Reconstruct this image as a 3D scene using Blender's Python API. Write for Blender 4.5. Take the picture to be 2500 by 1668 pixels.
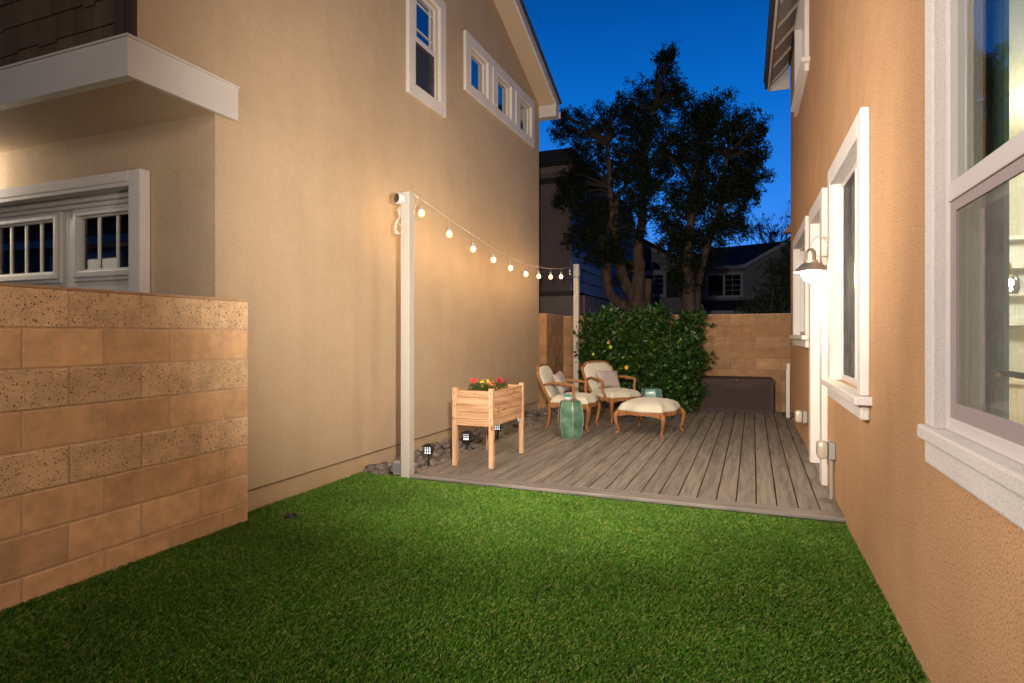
import bpy, bmesh, math, random
import numpy as np
from mathutils import Vector, Matrix, noise
PI = math.pi
rnd = random.Random(7)
for o in list(bpy.data.objects): bpy.data.objects.remove(o)
sc = bpy.context.scene
COL = sc.collection

# ------------------------------------------------------------------ camera, world, lights, exposure
cam_d = bpy.data.cameras.new('camera'); cam = bpy.data.objects.new('camera', cam_d); COL.objects.link(cam)
cam.location = (0, 0, 1.30); cam.rotation_euler = (PI/2, 0, math.radians(21.87))
cam_d.sensor_width = 36; cam_d.lens = 36*1465/2500; cam_d.shift_y = -16/2500
cam_d.clip_start = 0.05; cam_d.clip_end = 500
sc.camera = cam
sc.view_settings.view_transform = 'Standard'; sc.view_settings.look = 'None'
sc.view_settings.exposure = 0.0; sc.view_settings.gamma = 1

W = bpy.data.worlds.new('World'); sc.world = W; W.use_nodes = True
nt = W.node_tree; nt.nodes.clear()
def N(nt, t, **k):
    n = nt.nodes.new(t)
    for a, b in k.items(): setattr(n, a, b)
    return n
def ramp(n, stops, interp='LINEAR'):
    cr = n.color_ramp; cr.interpolation = interp
    while len(cr.elements) > 1: cr.elements.remove(cr.elements[-1])
    cr.elements[0].position = stops[0][0]; cr.elements[0].color = (*stops[0][1], 1)
    for p, c in stops[1:]:
        e = cr.elements.new(p); e.color = (*c, 1)
# dusk sky: afterglow low in the north (+Y), deep blue above and behind
tc = N(nt, 'ShaderNodeTexCoord'); sx = N(nt, 'ShaderNodeSeparateXYZ')
nt.links.new(tc.outputs['Generated'], sx.inputs[0])
r1 = N(nt, 'ShaderNodeValToRGB')
ramp(r1, [(0.0, (.004, .008, .02)), (.02, (.09, .33, .98)), (.12, (.06, .29, .95)), (.22, (.022, .23, .85)), (.34, (.003, .15, .62)),
          (.46, (.0005, .088, .40)), (.62, (.0005, .03, .17)), (1, (.001, .012, .07))])
nt.links.new(sx.outputs['Z'], r1.inputs[0])
mr = N(nt, 'ShaderNodeMapRange'); mr.inputs['From Min'].default_value = -.3; mr.inputs['From Max'].default_value = .75
mr.inputs['To Min'].default_value = .12; mr.inputs['To Max'].default_value = 1.0
nt.links.new(sx.outputs['Y'], mr.inputs['Value'])
bg = N(nt, 'ShaderNodeBackground'); wo = N(nt, 'ShaderNodeOutputWorld')
nt.links.new(r1.outputs[0], bg.inputs[0]); nt.links.new(mr.outputs[0], bg.inputs[1]); nt.links.new(bg.outputs[0], wo.inputs[0])

def lamp(name, kind, loc, power, col, radius=.05, aim=None, angle=None, blend=None):
    d = bpy.data.lights.new(name, kind); o = bpy.data.objects.new(name, d); COL.objects.link(o)
    o.location = loc; d.energy = power; d.color = col
    if kind != 'SUN': d.shadow_soft_size = radius
    if aim is not None:
        o.rotation_euler = (Vector(aim)-Vector(loc)).to_track_quat('-Z', 'Y').to_euler()
    if angle: d.spot_size = math.radians(angle); d.spot_blend = blend
    return o
# the photographer's flash (it casts the hard shadow of the post on the wall)
lamp('flash', 'SPOT', (-.60, 1.46, 1.68), 1080, (1.0, .87, .72), .03, (-2.6, 9.0, 3.0), 116, 1.0)
# soft flash added unseen at the left, above the block wall, lighting the orange house
lamp('flash_soft', 'SPOT', (-2.8, .7, 3.0), 620, (1.0, .87, .76), .30, (.60, 3.7, 1.8), 118, 1.0)
# second soft flash added high over the front of the deck, out of the picture
lamp('flash_deck', 'SPOT', (-.35, 3.7, 3.7), 300, (1.0, .87, .72), .25, (-2.5, 8.4, 1.3), 100, 1.0)
# added soft fill lamp behind the camera, with no fixture of its own
lamp('fill_light', 'POINT', (-1.6, -1.6, 3.3), 175, (1.0, .87, .74), .45)
# downlight beside the garage door, just outside the left edge of the picture
lamp('garage_light', 'POINT', (-6.25, 2.72, 2.62), 32, (1.0, .89, .72), .06)

# ------------------------------------------------------------------ materials
MATS = {}
def M(name, col, rough=.7, var=0, vscale=4, bump=0, bscale=120, metal=0, spec=.5, island=0, stretch=None, emit=None, estr=0,
      bdist=.002, coat=0, detail=4, col2=None, trans=0, sheen=0):
    if name in MATS: return MATS[name]
    m = bpy.data.materials.new(name); m.use_nodes = True; nt = m.node_tree
    b = nt.nodes['Principled BSDF']
    b.inputs['Roughness'].default_value = rough; b.inputs['Metallic'].default_value = metal
    b.inputs['Specular IOR Level'].default_value = spec
    b.inputs['Base Color'].default_value = (*col, 1)
    if coat: b.inputs['Coat Weight'].default_value = coat; b.inputs['Coat Roughness'].default_value = .12
    if trans: b.inputs['Transmission Weight'].default_value = trans
    if sheen: b.inputs['Sheen Weight'].default_value = sheen
    if emit: b.inputs['Emission Color'].default_value = (*emit, 1); b.inputs['Emission Strength'].default_value = estr
    tc = N(nt, 'ShaderNodeTexCoord'); src = tc.outputs['Object']
    if stretch:
        mp = N(nt, 'ShaderNodeMapping'); mp.inputs['Scale'].default_value = stretch
        nt.links.new(src, mp.inputs[0]); src2 = mp.outputs[0]
    else: src2 = src
    cur = None
    if var:
        no = N(nt, 'ShaderNodeTexNoise'); no.inputs['Scale'].default_value = vscale; no.inputs['Detail'].default_value = detail
        nt.links.new(src2, no.inputs['Vector'])
        rp = N(nt, 'ShaderNodeValToRGB'); c2 = col2 or [c*(1+var) for c in col]
        ramp(rp, [(.3, [c*(1-var) for c in col]), (.7, c2)])
        nt.links.new(no.outputs['Fac'], rp.inputs[0]); cur = rp.outputs[0]
    if island:
        g = N(nt, 'ShaderNodeNewGeometry'); mm = N(nt, 'ShaderNodeMapRange')
        mm.inputs['To Min'].default_value = 1-island; mm.inputs['To Max'].default_value = 1+island
        nt.links.new(g.outputs['Random Per Island'], mm.inputs['Value'])
        hs = N(nt, 'ShaderNodeHueSaturation'); nt.links.new(mm.outputs[0], hs.inputs['Value'])
        if cur: nt.links.new(cur, hs.inputs['Color'])
        else: hs.inputs['Color'].default_value = (*col, 1)
        cur = hs.outputs[0]
    if cur: nt.links.new(cur, b.inputs['Base Color'])
    if bump:
        n2 = N(nt, 'ShaderNodeTexNoise'); n2.inputs['Scale'].default_value = bscale; n2.inputs['Detail'].default_value = 5
        nt.links.new(src2 if stretch else src, n2.inputs['Vector'])
        bp = N(nt, 'ShaderNodeBump'); bp.inputs['Strength'].default_value = bump; bp.inputs['Distance'].default_value = bdist
        nt.links.new(n2.outputs['Fac'], bp.inputs['Height']); nt.links.new(bp.outputs[0], b.inputs['Normal'])
    MATS[name] = m
    return m

def stucco(name, col, dirt=.16, bump=.8, bscale=170, speck=.25):
    m = bpy.data.materials.new(name); m.use_nodes = True; nt = m.node_tree; b = nt.nodes['Principled BSDF']
    b.inputs['Roughness'].default_value = .92; b.inputs['Specular IOR Level'].default_value = .2
    tc = N(nt, 'ShaderNodeTexCoord')
    n1 = N(nt, 'ShaderNodeTexNoise'); n1.inputs['Scale'].default_value = .9; n1.inputs['Detail'].default_value = 6; n1.inputs['Roughness'].default_value = .6
    nt.links.new(tc.outputs['Object'], n1.inputs['Vector'])
    rp = N(nt, 'ShaderNodeValToRGB'); ramp(rp, [(.3, [c*(1-dirt) for c in col]), (.7, [c*(1+dirt*.6) for c in col])])
    nt.links.new(n1.outputs['Fac'], rp.inputs[0])
    # faint vertical rain streaks
    mp = N(nt, 'ShaderNodeMapping'); mp.inputs['Scale'].default_value = (5, 5, .35); nt.links.new(tc.outputs['Object'], mp.inputs[0])
    n3 = N(nt, 'ShaderNodeTexNoise'); n3.inputs['Scale'].default_value = 1; n3.inputs['Detail'].default_value = 5
    nt.links.new(mp.outputs[0], n3.inputs['Vector'])
    r3 = N(nt, 'ShaderNodeValToRGB'); ramp(r3, [(.3, (.95, .945, .94)), (.65, (1, 1, 1))]); nt.links.new(n3.outputs['Fac'], r3.inputs[0])
    n2 = N(nt, 'ShaderNodeTexNoise'); n2.inputs['Scale'].default_value = bscale; n2.inputs['Detail'].default_value = 3
    nt.links.new(tc.outputs['Object'], n2.inputs['Vector'])
    r2 = N(nt, 'ShaderNodeValToRGB'); ramp(r2, [(.3, (1-speck,)*3), (.5, (1, 1, 1))]); nt.links.new(n2.outputs['Fac'], r2.inputs[0])
    mx = N(nt, 'ShaderNodeMix', data_type='RGBA', blend_type='MULTIPLY'); mx.inputs['Factor'].default_value = 1
    nt.links.new(rp.outputs[0], mx.inputs['A']); nt.links.new(r2.outputs[0], mx.inputs['B'])
    mx2 = N(nt, 'ShaderNodeMix', data_type='RGBA', blend_type='MULTIPLY'); mx2.inputs['Factor'].default_value = 1
    nt.links.new(mx.outputs['Result'], mx2.inputs['A']); nt.links.new(r3.outputs[0], mx2.inputs['B'])
    nt.links.new(mx2.outputs['Result'], b.inputs['Base Color'])
    n4 = N(nt, 'ShaderNodeTexNoise'); n4.inputs['Scale'].default_value = 3; n4.inputs['Detail'].default_value = 2
    nt.links.new(tc.outputs['Object'], n4.inputs['Vector'])
    ad = N(nt, 'ShaderNodeMath', operation='MULTIPLY_ADD'); ad.inputs[1].default_value = 1.0
    m4 = N(nt, 'ShaderNodeMath', operation='MULTIPLY'); m4.inputs[1].default_value = 4.0
    nt.links.new(n4.outputs['Fac'], m4.inputs[0]); nt.links.new(n2.outputs['Fac'], ad.inputs[0]); nt.links.new(m4.outputs[0], ad.inputs[2])
    bp = N(nt, 'ShaderNodeBump'); bp.inputs['Strength'].default_value = bump; bp.inputs['Distance'].default_value = .004
    nt.links.new(ad.outputs[0], bp.inputs['Height']); nt.links.new(bp.outputs[0], b.inputs['Normal'])
    MATS[name] = m; return m

def block_mat(name, col, pits, rough_face):
    m = bpy.data.materials.new(name); m.use_nodes = True; nt = m.node_tree; b = nt.nodes['Principled BSDF']
    b.inputs['Roughness'].default_value = .95; b.inputs['Specular IOR Level'].default_value = .15
    tc = N(nt, 'ShaderNodeTexCoord'); O = tc.outputs['Object']
    n1 = N(nt, 'ShaderNodeTexNoise'); n1.inputs['Scale'].default_value = 7; n1.inputs['Detail'].default_value = 8; n1.inputs['Roughness'].default_value = .65
    nt.links.new(O, n1.inputs['Vector'])
    rp = N(nt, 'ShaderNodeValToRGB'); ramp(rp, [(.25, [c*.72 for c in col]), (.5, col), (.75, [min(1, c*1.25) for c in col])])
    nt.links.new(n1.outputs['Fac'], rp.inputs[0])
    g = N(nt, 'ShaderNodeNewGeometry'); mm = N(nt, 'ShaderNodeMapRange'); mm.inputs['To Min'].default_value = .86; mm.inputs['To Max'].default_value = 1.12
    nt.links.new(g.outputs['Random Per Island'], mm.inputs['Value'])
    hs = N(nt, 'ShaderNodeHueSaturation'); nt.links.new(mm.outputs[0], hs.inputs['Value']); nt.links.new(rp.outputs[0], hs.inputs['Color'])
    cur = hs.outputs[0]
    n2 = N(nt, 'ShaderNodeTexNoise'); n2.inputs['Scale'].default_value = 60 if rough_face else 130; n2.inputs['Detail'].default_value = 6
    nt.links.new(O, n2.inputs['Vector'])
    h = n2.outputs['Fac']
    if pits:
        nv = N(nt, 'ShaderNodeTexNoise'); nv.inputs['Scale'].default_value = 40
        nt.links.new(O, nv.inputs['Vector'])
        mxv = N(nt, 'ShaderNodeMix', data_type='RGBA'); mxv.inputs['Factor'].default_value = .03
        nt.links.new(O, mxv.inputs['A']); nt.links.new(nv.outputs['Color'], mxv.inputs['B'])
        vo = N(nt, 'ShaderNodeTexVoronoi'); vo.inputs['Scale'].default_value = 125; nt.links.new(mxv.outputs['Result'], vo.inputs['Vector'])
        sp = N(nt, 'ShaderNodeSeparateXYZ'); nt.links.new(vo.outputs['Color'], sp.inputs[0])
        # pit radius varies from cell to cell; most cells have none
        rr = N(nt, 'ShaderNodeMapRange'); rr.inputs['From Min'].default_value = .45; rr.inputs['From Max'].default_value = 1; rr.inputs['To Min'].default_value = 0; rr.inputs['To Max'].default_value = .46
        nt.links.new(sp.outputs[0], rr.inputs['Value'])
        ls = N(nt, 'ShaderNodeMath', operation='LESS_THAN'); nt.links.new(vo.outputs['Distance'], ls.inputs[0]); nt.links.new(rr.outputs[0], ls.inputs[1])
        mx = N(nt, 'ShaderNodeMix', data_type='RGBA'); nt.links.new(ls.outputs[0], mx.inputs['Factor']); nt.links.new(cur, mx.inputs['A'])
        mx.inputs['B'].default_value = (.13, .065, .035, 1); cur = mx.outputs['Result']
        sb = N(nt, 'ShaderNodeMath', operation='SUBTRACT'); nt.links.new(n2.outputs['Fac'], sb.inputs[0]); nt.links.new(ls.outputs[0], sb.inputs[1]); h = sb.outputs[0]
    nt.links.new(cur, b.inputs['Base Color'])
    bp = N(nt, 'ShaderNodeBump'); bp.inputs['Strength'].default_value = .9 if rough_face else .5; bp.inputs['Distance'].default_value = .006 if rough_face else .002
    nt.links.new(h, bp.inputs['Height']); nt.links.new(bp.outputs[0], b.inputs['Normal'])
    MATS[name] = m; return m

def wood(name, col, dark, axis=0, scale=14, rough=.6, island=.1, knots=False):
    m = bpy.data.materials.new(name); m.use_nodes = True; nt = m.node_tree; b = nt.nodes['Principled BSDF']
    b.inputs['Roughness'].default_value = rough; b.inputs['Specular IOR Level'].default_value = .3
    tc = N(nt, 'ShaderNodeTexCoord'); mp = N(nt, 'ShaderNodeMapping')
    s = [scale]*3; s[axis] = scale*.07; mp.inputs['Scale'].default_value = s
    g = N(nt, 'ShaderNodeNewGeometry'); ml = N(nt, 'ShaderNodeMath', operation='MULTIPLY'); ml.inputs[1].default_value = 37
    nt.links.new(g.outputs['Random Per Island'], ml.inputs[0])
    va = N(nt, 'ShaderNodeVectorMath', operation='ADD'); nt.links.new(tc.outputs['Object'], va.inputs[0]); nt.links.new(ml.outputs[0], va.inputs[1])
    nt.links.new(va.outputs[0], mp.inputs[0])
    no = N(nt, 'ShaderNodeTexNoise'); no.inputs['Scale'].default_value = 1.6; no.inputs['Detail'].default_value = 8; no.inputs['Roughness'].default_value = .6; no.inputs['Distortion'].default_value = .6
    nt.links.new(mp.outputs[0], no.inputs['Vector'])
    rp = N(nt, 'ShaderNodeValToRGB'); ramp(rp, [(.28, dark), (.47, [(a*.6+c*.4) for a, c in zip(col, dark)]), (.55, col), (.75, [min(1, c*1.15) for c in col])])
    nt.links.new(no.outputs['Fac'], rp.inputs[0])
    mm = N(nt, 'ShaderNodeMapRange'); mm.inputs['To Min'].default_value = 1-island; mm.inputs['To Max'].default_value = 1+island
    nt.links.new(g.outputs['Random Per Island'], mm.inputs['Value'])
    hs = N(nt, 'ShaderNodeHueSaturation'); nt.links.new(mm.outputs[0], hs.inputs['Value']); nt.links.new(rp.outputs[0], hs.inputs['Color'])
    cur = hs.outputs[0]
    if knots:
        mk = N(nt, 'ShaderNodeMapping'); sk = [13]*3; sk[axis] = 6; mk.inputs['Scale'].default_value = sk; nt.links.new(va.outputs[0], mk.inputs[0])
        vo = N(nt, 'ShaderNodeTexVoronoi'); vo.inputs['Scale'].default_value = 1; nt.links.new(mk.outputs[0], vo.inputs['Vector'])
        rk = N(nt, 'ShaderNodeValToRGB'); ramp(rk, [(.09, (.30, .13, .05)), (.15, (.72, .50, .34)), (.24, (1, 1, 1))]); nt.links.new(vo.outputs['Distance'], rk.inputs[0])
        mx = N(nt, 'ShaderNodeMix', data_type='RGBA', blend_type='MULTIPLY'); mx.inputs['Factor'].default_value = .8
        nt.links.new(cur, mx.inputs['A']); nt.links.new(rk.outputs[0], mx.inputs['B']); cur = mx.outputs['Result']
    nt.links.new(cur, b.inputs['Base Color'])
    bp = N(nt, 'ShaderNodeBump'); bp.inputs['Strength'].default_value = .35; bp.inputs['Distance'].default_value = .002
    nt.links.new(no.outputs['Fac'], bp.inputs['Height']); nt.links.new(bp.outputs[0], b.inputs['Normal'])
    MATS[name] = m; return m

def glass(name='pane_glass', tint=(1, 1, 1), refl=.12):
    if name in MATS: return MATS[name]
    m = bpy.data.materials.new(name); m.use_nodes = True; nt = m.node_tree; nt.nodes.clear()
    t = N(nt, 'ShaderNodeBsdfTransparent'); t.inputs[0].default_value = (*tint, 1)
    g = N(nt, 'ShaderNodeBsdfGlossy'); g.inputs['Roughness'].default_value = .01
    lw = N(nt, 'ShaderNodeLayerWeight'); lw.inputs['Blend'].default_value = .5     # Schlick curve, the same from both sides
    fr = N(nt, 'ShaderNodeMath', operation='POWER'); fr.inputs[1].default_value = 5; nt.links.new(lw.outputs['Facing'], fr.inputs[0])
    ad = N(nt, 'ShaderNodeMath', operation='ADD'); ad.inputs[1].default_value = refl+.04; ad.use_clamp = True
    mx = N(nt, 'ShaderNodeMixShader'); o = N(nt, 'ShaderNodeOutputMaterial')
    nt.links.new(fr.outputs[0], ad.inputs[0]); nt.links.new(ad.outputs[0], mx.inputs[0])
    nt.links.new(t.outputs[0], mx.inputs[1]); nt.links.new(g.outputs[0], mx.inputs[2]); nt.links.new(mx.outputs[0], o.inputs[0])
    MATS[name] = m; return m
def veil(name, col, alpha):
    m = bpy.data.materials.new(name); m.use_nodes = True; nt = m.node_tree; b = nt.nodes['Principled BSDF']
    b.inputs['Base Color'].default_value = (*col, 1); b.inputs['Roughness'].default_value = .9
    tc = N(nt, 'ShaderNodeTexCoord'); mp = N(nt, 'ShaderNodeMapping'); mp.inputs['Scale'].default_value = (60, 260, 12)
    nt.links.new(tc.outputs['Object'], mp.inputs[0])
    no = N(nt, 'ShaderNodeTexNoise'); no.inputs['Scale'].default_value = 1; nt.links.new(mp.outputs[0], no.inputs['Vector'])
    mr = N(nt, 'ShaderNodeMapRange'); mr.inputs['From Min'].default_value = .3; mr.inputs['From Max'].default_value = .7
    mr.inputs['To Min'].default_value = alpha*.6; mr.inputs['To Max'].default_value = min(1, alpha*1.3)
    nt.links.new(no.outputs['Fac'], mr.inputs['Value']); nt.links.new(mr.outputs[0], b.inputs['Alpha'])
    MATS[name] = m; return m

m_tan = stucco('stucco_tan', (.55, .42, .285), dirt=.10)
m_tan_low = stucco('stucco_tan_base', (.55, .40, .255), dirt=.18, bump=.5)
m_orange = stucco('stucco_orange', (.62, .375, .205), dirt=.10, speck=.5, bscale=120, bump=1.0)
m_trim = stucco('stucco_trim', (.78, .745, .73), dirt=.05, bump=.8, bscale=260, speck=.3)
m_blocks = block_mat('block_smooth', (.80, .51, .29), False, False)
m_blockp = block_mat('block_pitted', (.84, .585, .36), True, True)
m_mortar = M('mortar', (.70, .49, .33), .95, var=.12, vscale=20, bump=.5)
m_white = M('white_paint', (.62, .60, .575), .45, var=.04, vscale=3, bump=.15, bscale=60)
m_vinyl = M('white_vinyl', (.66, .62, .62), .35)
m_postp = M('post_paint', (.50, .48, .43), .5, var=.06, vscale=6, bump=.25, bscale=40, stretch=(1, 1, .1))
m_dark = M('dark_interior', (.02, .02, .022), .9)
m_glass = glass(refl=.03)
m_glassu = glass('upper_glass', (.5, .5, .5), .38)
m_glassd = M('dark_glass', (.012, .014, .018), .05, spec=.9)
m_black = M('black_plastic', (.012, .012, .013), .4)
m_grey = M('grey_box', (.32, .31, .31), .5, var=.05)
m_shake = M('cedar_shingle', (.10, .070, .042), .85, var=.25, vscale=6, island=.18, bump=.5, bscale=50, stretch=(1, 1, .25))
m_brown = M('dark_trim', (.05, .036, .025), .7, bump=.3)
m_asph = M('roof_shingle', (.035, .035, .038), .95, var=.3, vscale=30, bump=.8, bscale=80)

# ------------------------------------------------------------------ mesh helpers
class MB:
    def __init__(s): s.v = []; s.f = []; s.T = Matrix.Identity(4)
    def add(s, vs, fs):
        n = len(s.v); s.v += [tuple(s.T @ Vector(v)) for v in vs]; s.f += [tuple(i+n for i in f) for f in fs]; return s
    def box(s, a, b, r=0):
        (x0, y0, z0), (x1, y1, z1) = a, b
        x0, x1 = min(x0, x1), max(x0, x1); y0, y1 = min(y0, y1), max(y0, y1); z0, z1 = min(z0, z1), max(z0, z1)
        if r <= 0:
            return s.add([(x0, y0, z0), (x1, y0, z0), (x1, y1, z0), (x0, y1, z0), (x0, y0, z1), (x1, y0, z1), (x1, y1, z1), (x0, y1, z1)],
                         [(0, 3, 2, 1), (4, 5, 6, 7), (0, 1, 5, 4), (1, 2, 6, 5), (2, 3, 7, 6), (3, 0, 4, 7)])
        r = min(r, (x1-x0)*.45, (y1-y0)*.45, (z1-z0)*.45)
        bm = bmesh.new(); bmesh.ops.create_cube(bm, size=1)
        for v in bm.verts:
            v.co = Vector(((x0+x1)/2+v.co.x*(x1-x0), (y0+y1)/2+v.co.y*(y1-y0), (z0+z1)/2+v.co.z*(z1-z0)))
        bmesh.ops.bevel(bm, geom=bm.edges[:], offset=r, segments=2, profile=.5, affect='EDGES')
        bm.verts.index_update()
        s.add([v.co[:] for v in bm.verts], [[v.index for v in f.verts] for f in bm.faces]); bm.free(); return s
    def quad(s, a, b, c, d): return s.add([a, b, c, d], [(0, 1, 2, 3)])
    def prism(s, poly, axis, a0, a1):
        """poly: 2D points; axis 0: (y,z) extruded in x, 1: (x,z) in y, 2: (x,y) in z"""
        def P(p, a): return [(a, p[0], p[1]), (p[0], a, p[1]), (p[0], p[1], a)][axis]
        n = len(poly); vs = [P(p, a0) for p in poly]+[P(p, a1) for p in poly]
        fs = [tuple(range(n)), tuple(range(2*n-1, n-1, -1))]+[(i, (i+1) % n, (i+1) % n+n, i+n) for i in range(n)]
        return s.add(vs, fs)
    def tube(s, pts, rad, seg=8, closed=False, flat=1.0, caps=True, up=None):
        pts = [Vector(p) for p in pts]; n = len(pts)
        if not hasattr(rad, '__len__'): rad = [rad]*n
        vs = []; fs = []; prev = None
        for i, p in enumerate(pts):
            if closed: t = pts[(i+1) % n]-pts[i-1]
            else: t = pts[min(i+1, n-1)]-pts[max(i-1, 0)]
            if t.length < 1e-9: t = Vector((0, 0, 1))
            t.normalize()
            if prev is None:
                u = Vector(up) if up else (Vector((0, 0, 1)) if abs(t.z) < .9 else Vector((1, 0, 0)))
            else: u = prev
            u = (u-t*u.dot(t))
            if u.length < 1e-6: u = t.orthogonal()
            u.normalize(); prev = u; w = t.cross(u)
            for k in range(seg):
                a = 2*PI*k/seg; vs.append(p+(u*math.cos(a)+w*math.sin(a)*flat)*rad[i])
        m = n if closed else n-1
        for i in range(m):
            for k in range(seg):
                fs.append((i*seg+k, i*seg+(k+1) % seg, ((i+1) % n)*seg+(k+1) % seg, ((i+1) % n)*seg+k))
        if caps and not closed:
            fs.append(tuple(range(seg-1, -1, -1))); fs.append(tuple((n-1)*seg+k for k in range(seg)))
        return s.add(vs, fs)
    def lathe(s, prof, seg=20, c=(0, 0, 0), hexa=False):
        vs = []; fs = []
        for r, z in prof:
            for k in range(seg):
                a = 2*PI*k/seg; vs.append((c[0]+r*math.cos(a), c[1]+r*math.sin(a), c[2]+z))
        n = len(prof)
        for i in range(n-1):
            for k in range(seg): fs.append((i*seg+k, i*seg+(k+1) % seg, (i+1)*seg+(k+1) % seg, (i+1)*seg+k))
        fs.append(tuple(range(seg-1, -1, -1))); fs.append(tuple((n-1)*seg+k for k in range(seg)))
        return s.add(vs, fs)
    def sphere(s, c, r, seg=12, rings=8, sq=(1, 1, 1)):
        prof = []; vs = [(c[0], c[1], c[2]-r*sq[2])]; fs = []
        for i in range(1, rings):
            t = -PI/2+PI*i/rings
            for k in range(seg):
                a = 2*PI*k/seg; vs.append((c[0]+r*sq[0]*math.cos(t)*math.cos(a), c[1]+r*sq[1]*math.cos(t)*math.sin(a), c[2]+r*sq[2]*math.sin(t)))
        vs.append((c[0], c[1], c[2]+r*sq[2])); L = len(vs)-1
        for k in range(seg):
            fs.append((0, 1+(k+1) % seg, 1+k)); fs.append((L, L-seg+k, L-seg+(k+1) % seg))
        for i in range(rings-2):
            for k in range(seg):
                a = 1+i*seg; fs.append((a+k, a+(k+1) % seg, a+seg+(k+1) % seg, a+seg+k))
        return s.add(vs, fs)
    def build(s, name, mat, parent=None, smooth=False, loc=None, weld=False):
        me = bpy.data.meshes.new(name)
        off = Vector(loc) if loc is not None else None
        vs = s.v if off is None else [tuple(Vector(v)-off) for v in s.v]
        me.from_pydata(vs, [], s.f); me.update()
        if weld or smooth:
            bm = bmesh.new(); bm.from_mesh(me); bmesh.ops.recalc_face_normals(bm, faces=bm.faces[:]); bm.to_mesh(me); bm.free()
        for x in (mat if isinstance(mat, (list, tuple)) else [mat]): me.materials.append(x)
        o = bpy.data.objects.new(name, me); COL.objects.link(o)
        if parent is not None: o.parent = parent
        if off is not None and parent is None: o.location = off
        if smooth:
            for p in me.polygons: p.use_smooth = True
            if smooth == 'auto': me.set_sharp_from_angle(angle=math.radians(40))
        return o

def tag(o, label=None, cat=None, group=None, kind=None):
    if label: o['label'] = label
    if cat: o['category'] = cat
    if group: o['group'] = group
    if kind: o['kind'] = kind
    return o
def thing(name, label, cat, loc=(0, 0, 0), rz=0, group=None):
    o = bpy.data.objects.new(name, None); COL.objects.link(o); o.location = loc; o.rotation_euler = (0, 0, rz)
    o.empty_display_size = .1
    return tag(o, label, cat, group)
def kids(o): return [c for c in bpy.data.objects if c.parent == o]
def copy_tree(o, parent=None):
    c = o.copy(); COL.objects.link(c); c.parent = parent
    for ch in kids(o):
        if ch is not c: copy_tree(ch, c)
    return c
def cr(pts, n=6, closed=False):
    """Catmull-Rom through points (any dimension)"""
    P = [np.array(p, float) for p in pts]; out = []; L = len(P)
    rng = range(L) if closed else range(L-1)
    for i in rng:
        p0 = P[i-1] if (closed or i > 0) else P[0]; p1 = P[i]; p2 = P[(i+1) % L]; p3 = P[(i+2) % L] if closed else P[min(i+2, L-1)]
        for k in range(n):
            t = k/n; out.append(tuple(.5*((2*p1)+(-p0+p2)*t+(2*p0-5*p1+4*p2-p3)*t*t+(-p0+3*p1-3*p2+p3)*t**3)))
    if not closed: out.append(tuple(P[-1]))
    return out
def raw_mesh(name, V, F, mat, parent=None, loc=None, smooth=False):
    """V (n,3), F (m,k) arrays, fast"""
    me = bpy.data.meshes.new(name); nv = len(V); m, k = F.shape
    if loc is not None: V = V-np.array(loc)
    me.vertices.add(nv); me.vertices.foreach_set('co', V.astype(np.float32).ravel())
    me.loops.add(m*k); me.loops.foreach_set('vertex_index', F.astype(np.int32).ravel())
    me.polygons.add(m); me.polygons.foreach_set('loop_start', (np.arange(m)*k).astype(np.int32))
    me.polygons.foreach_set('loop_total', np.full(m, k, np.int32))
    me.update(calc_edges=True); me.validate()
    me.materials.append(mat)
    o = bpy.data.objects.new(name, me); COL.objects.link(o)
    if parent is not None: o.parent = parent
    elif loc is not None: o.location = loc
    return o
def wall_face(mb, x, ys, top, bottom, holes, depth, brk=()):
    """vertical wall sheet in the plane x, holes=[(y0,y1,z0,z1)], with reveals going to x+depth"""
    Y = sorted(set([ys[0], ys[1]]+list(brk)+[h[0] for h in holes]+[h[1] for h in holes]))
    for a, b in zip(Y[:-1], Y[1:]):
        hs = sorted([(h[2], h[3]) for h in holes if h[0] <= a+1e-6 and h[1] >= b-1e-6])
        z = bottom
        for h0, h1 in hs+[(None, None)]:
            if h0 is None: mb.quad((x, a, z), (x, b, z), (x, b, top(b)), (x, a, top(a)))
            else:
                if h0 > z: mb.quad((x, a, z), (x, b, z), (x, b, h0), (x, a, h0))
                z = h1
    for a, b, c, d in holes:
        X = x+depth
        mb.quad((x, a, c), (X, a, c), (X, b, c), (x, b, c)); mb.quad((x, a, d), (x, b, d), (X, b, d), (X, a, d))
        mb.quad((x, a, c), (x, a, d), (X, a, d), (X, a, c)); mb.quad((x, b, c), (X, b, c), (X, b, d), (x, b, d))
def ring(mb, axis, a0, a1, outer, inner, r=0):
    """picture-frame of four butted boxes; outer/inner = (u0,u1,v0,v1) in (y,z) for axis 0 or (x,z) for axis 1"""
    U0, U1, V0, V1 = outer; u0, u1, v0, v1 = inner
    for p, q, s, t in ((U0, u0, V0, V1), (u1, U1, V0, V1), (u0, u1, V0, v0), (u0, u1, v1, V1)):
        if q-p < 1e-5 or t-s < 1e-5: continue
        if axis == 0: mb.box((a0, p, s), (a1, q, t), r)
        else: mb.box((p, a0, s), (q, a1, t), r)

# ------------------------------------------------------------------ ground, turf, deck
g = MB().box((-60, -20, -.30), (60, 120, -.03)); tag(g.build('ground', M('soil', (.05, .042, .03), .95, var=.3, vscale=3)), kind='structure')
g = MB().prism([(-3.41, -2.5), (.66, -2.5), (.585, 4.67), (-2.84, 4.67), (-2.84, 4.73), (-3.41, 4.73)], 2, -.028, 0.0)
m_tb = M('turf_backing', (.015, .03, .006), .95)
tag(g.build('turf_base', m_tb), kind='structure')

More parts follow.
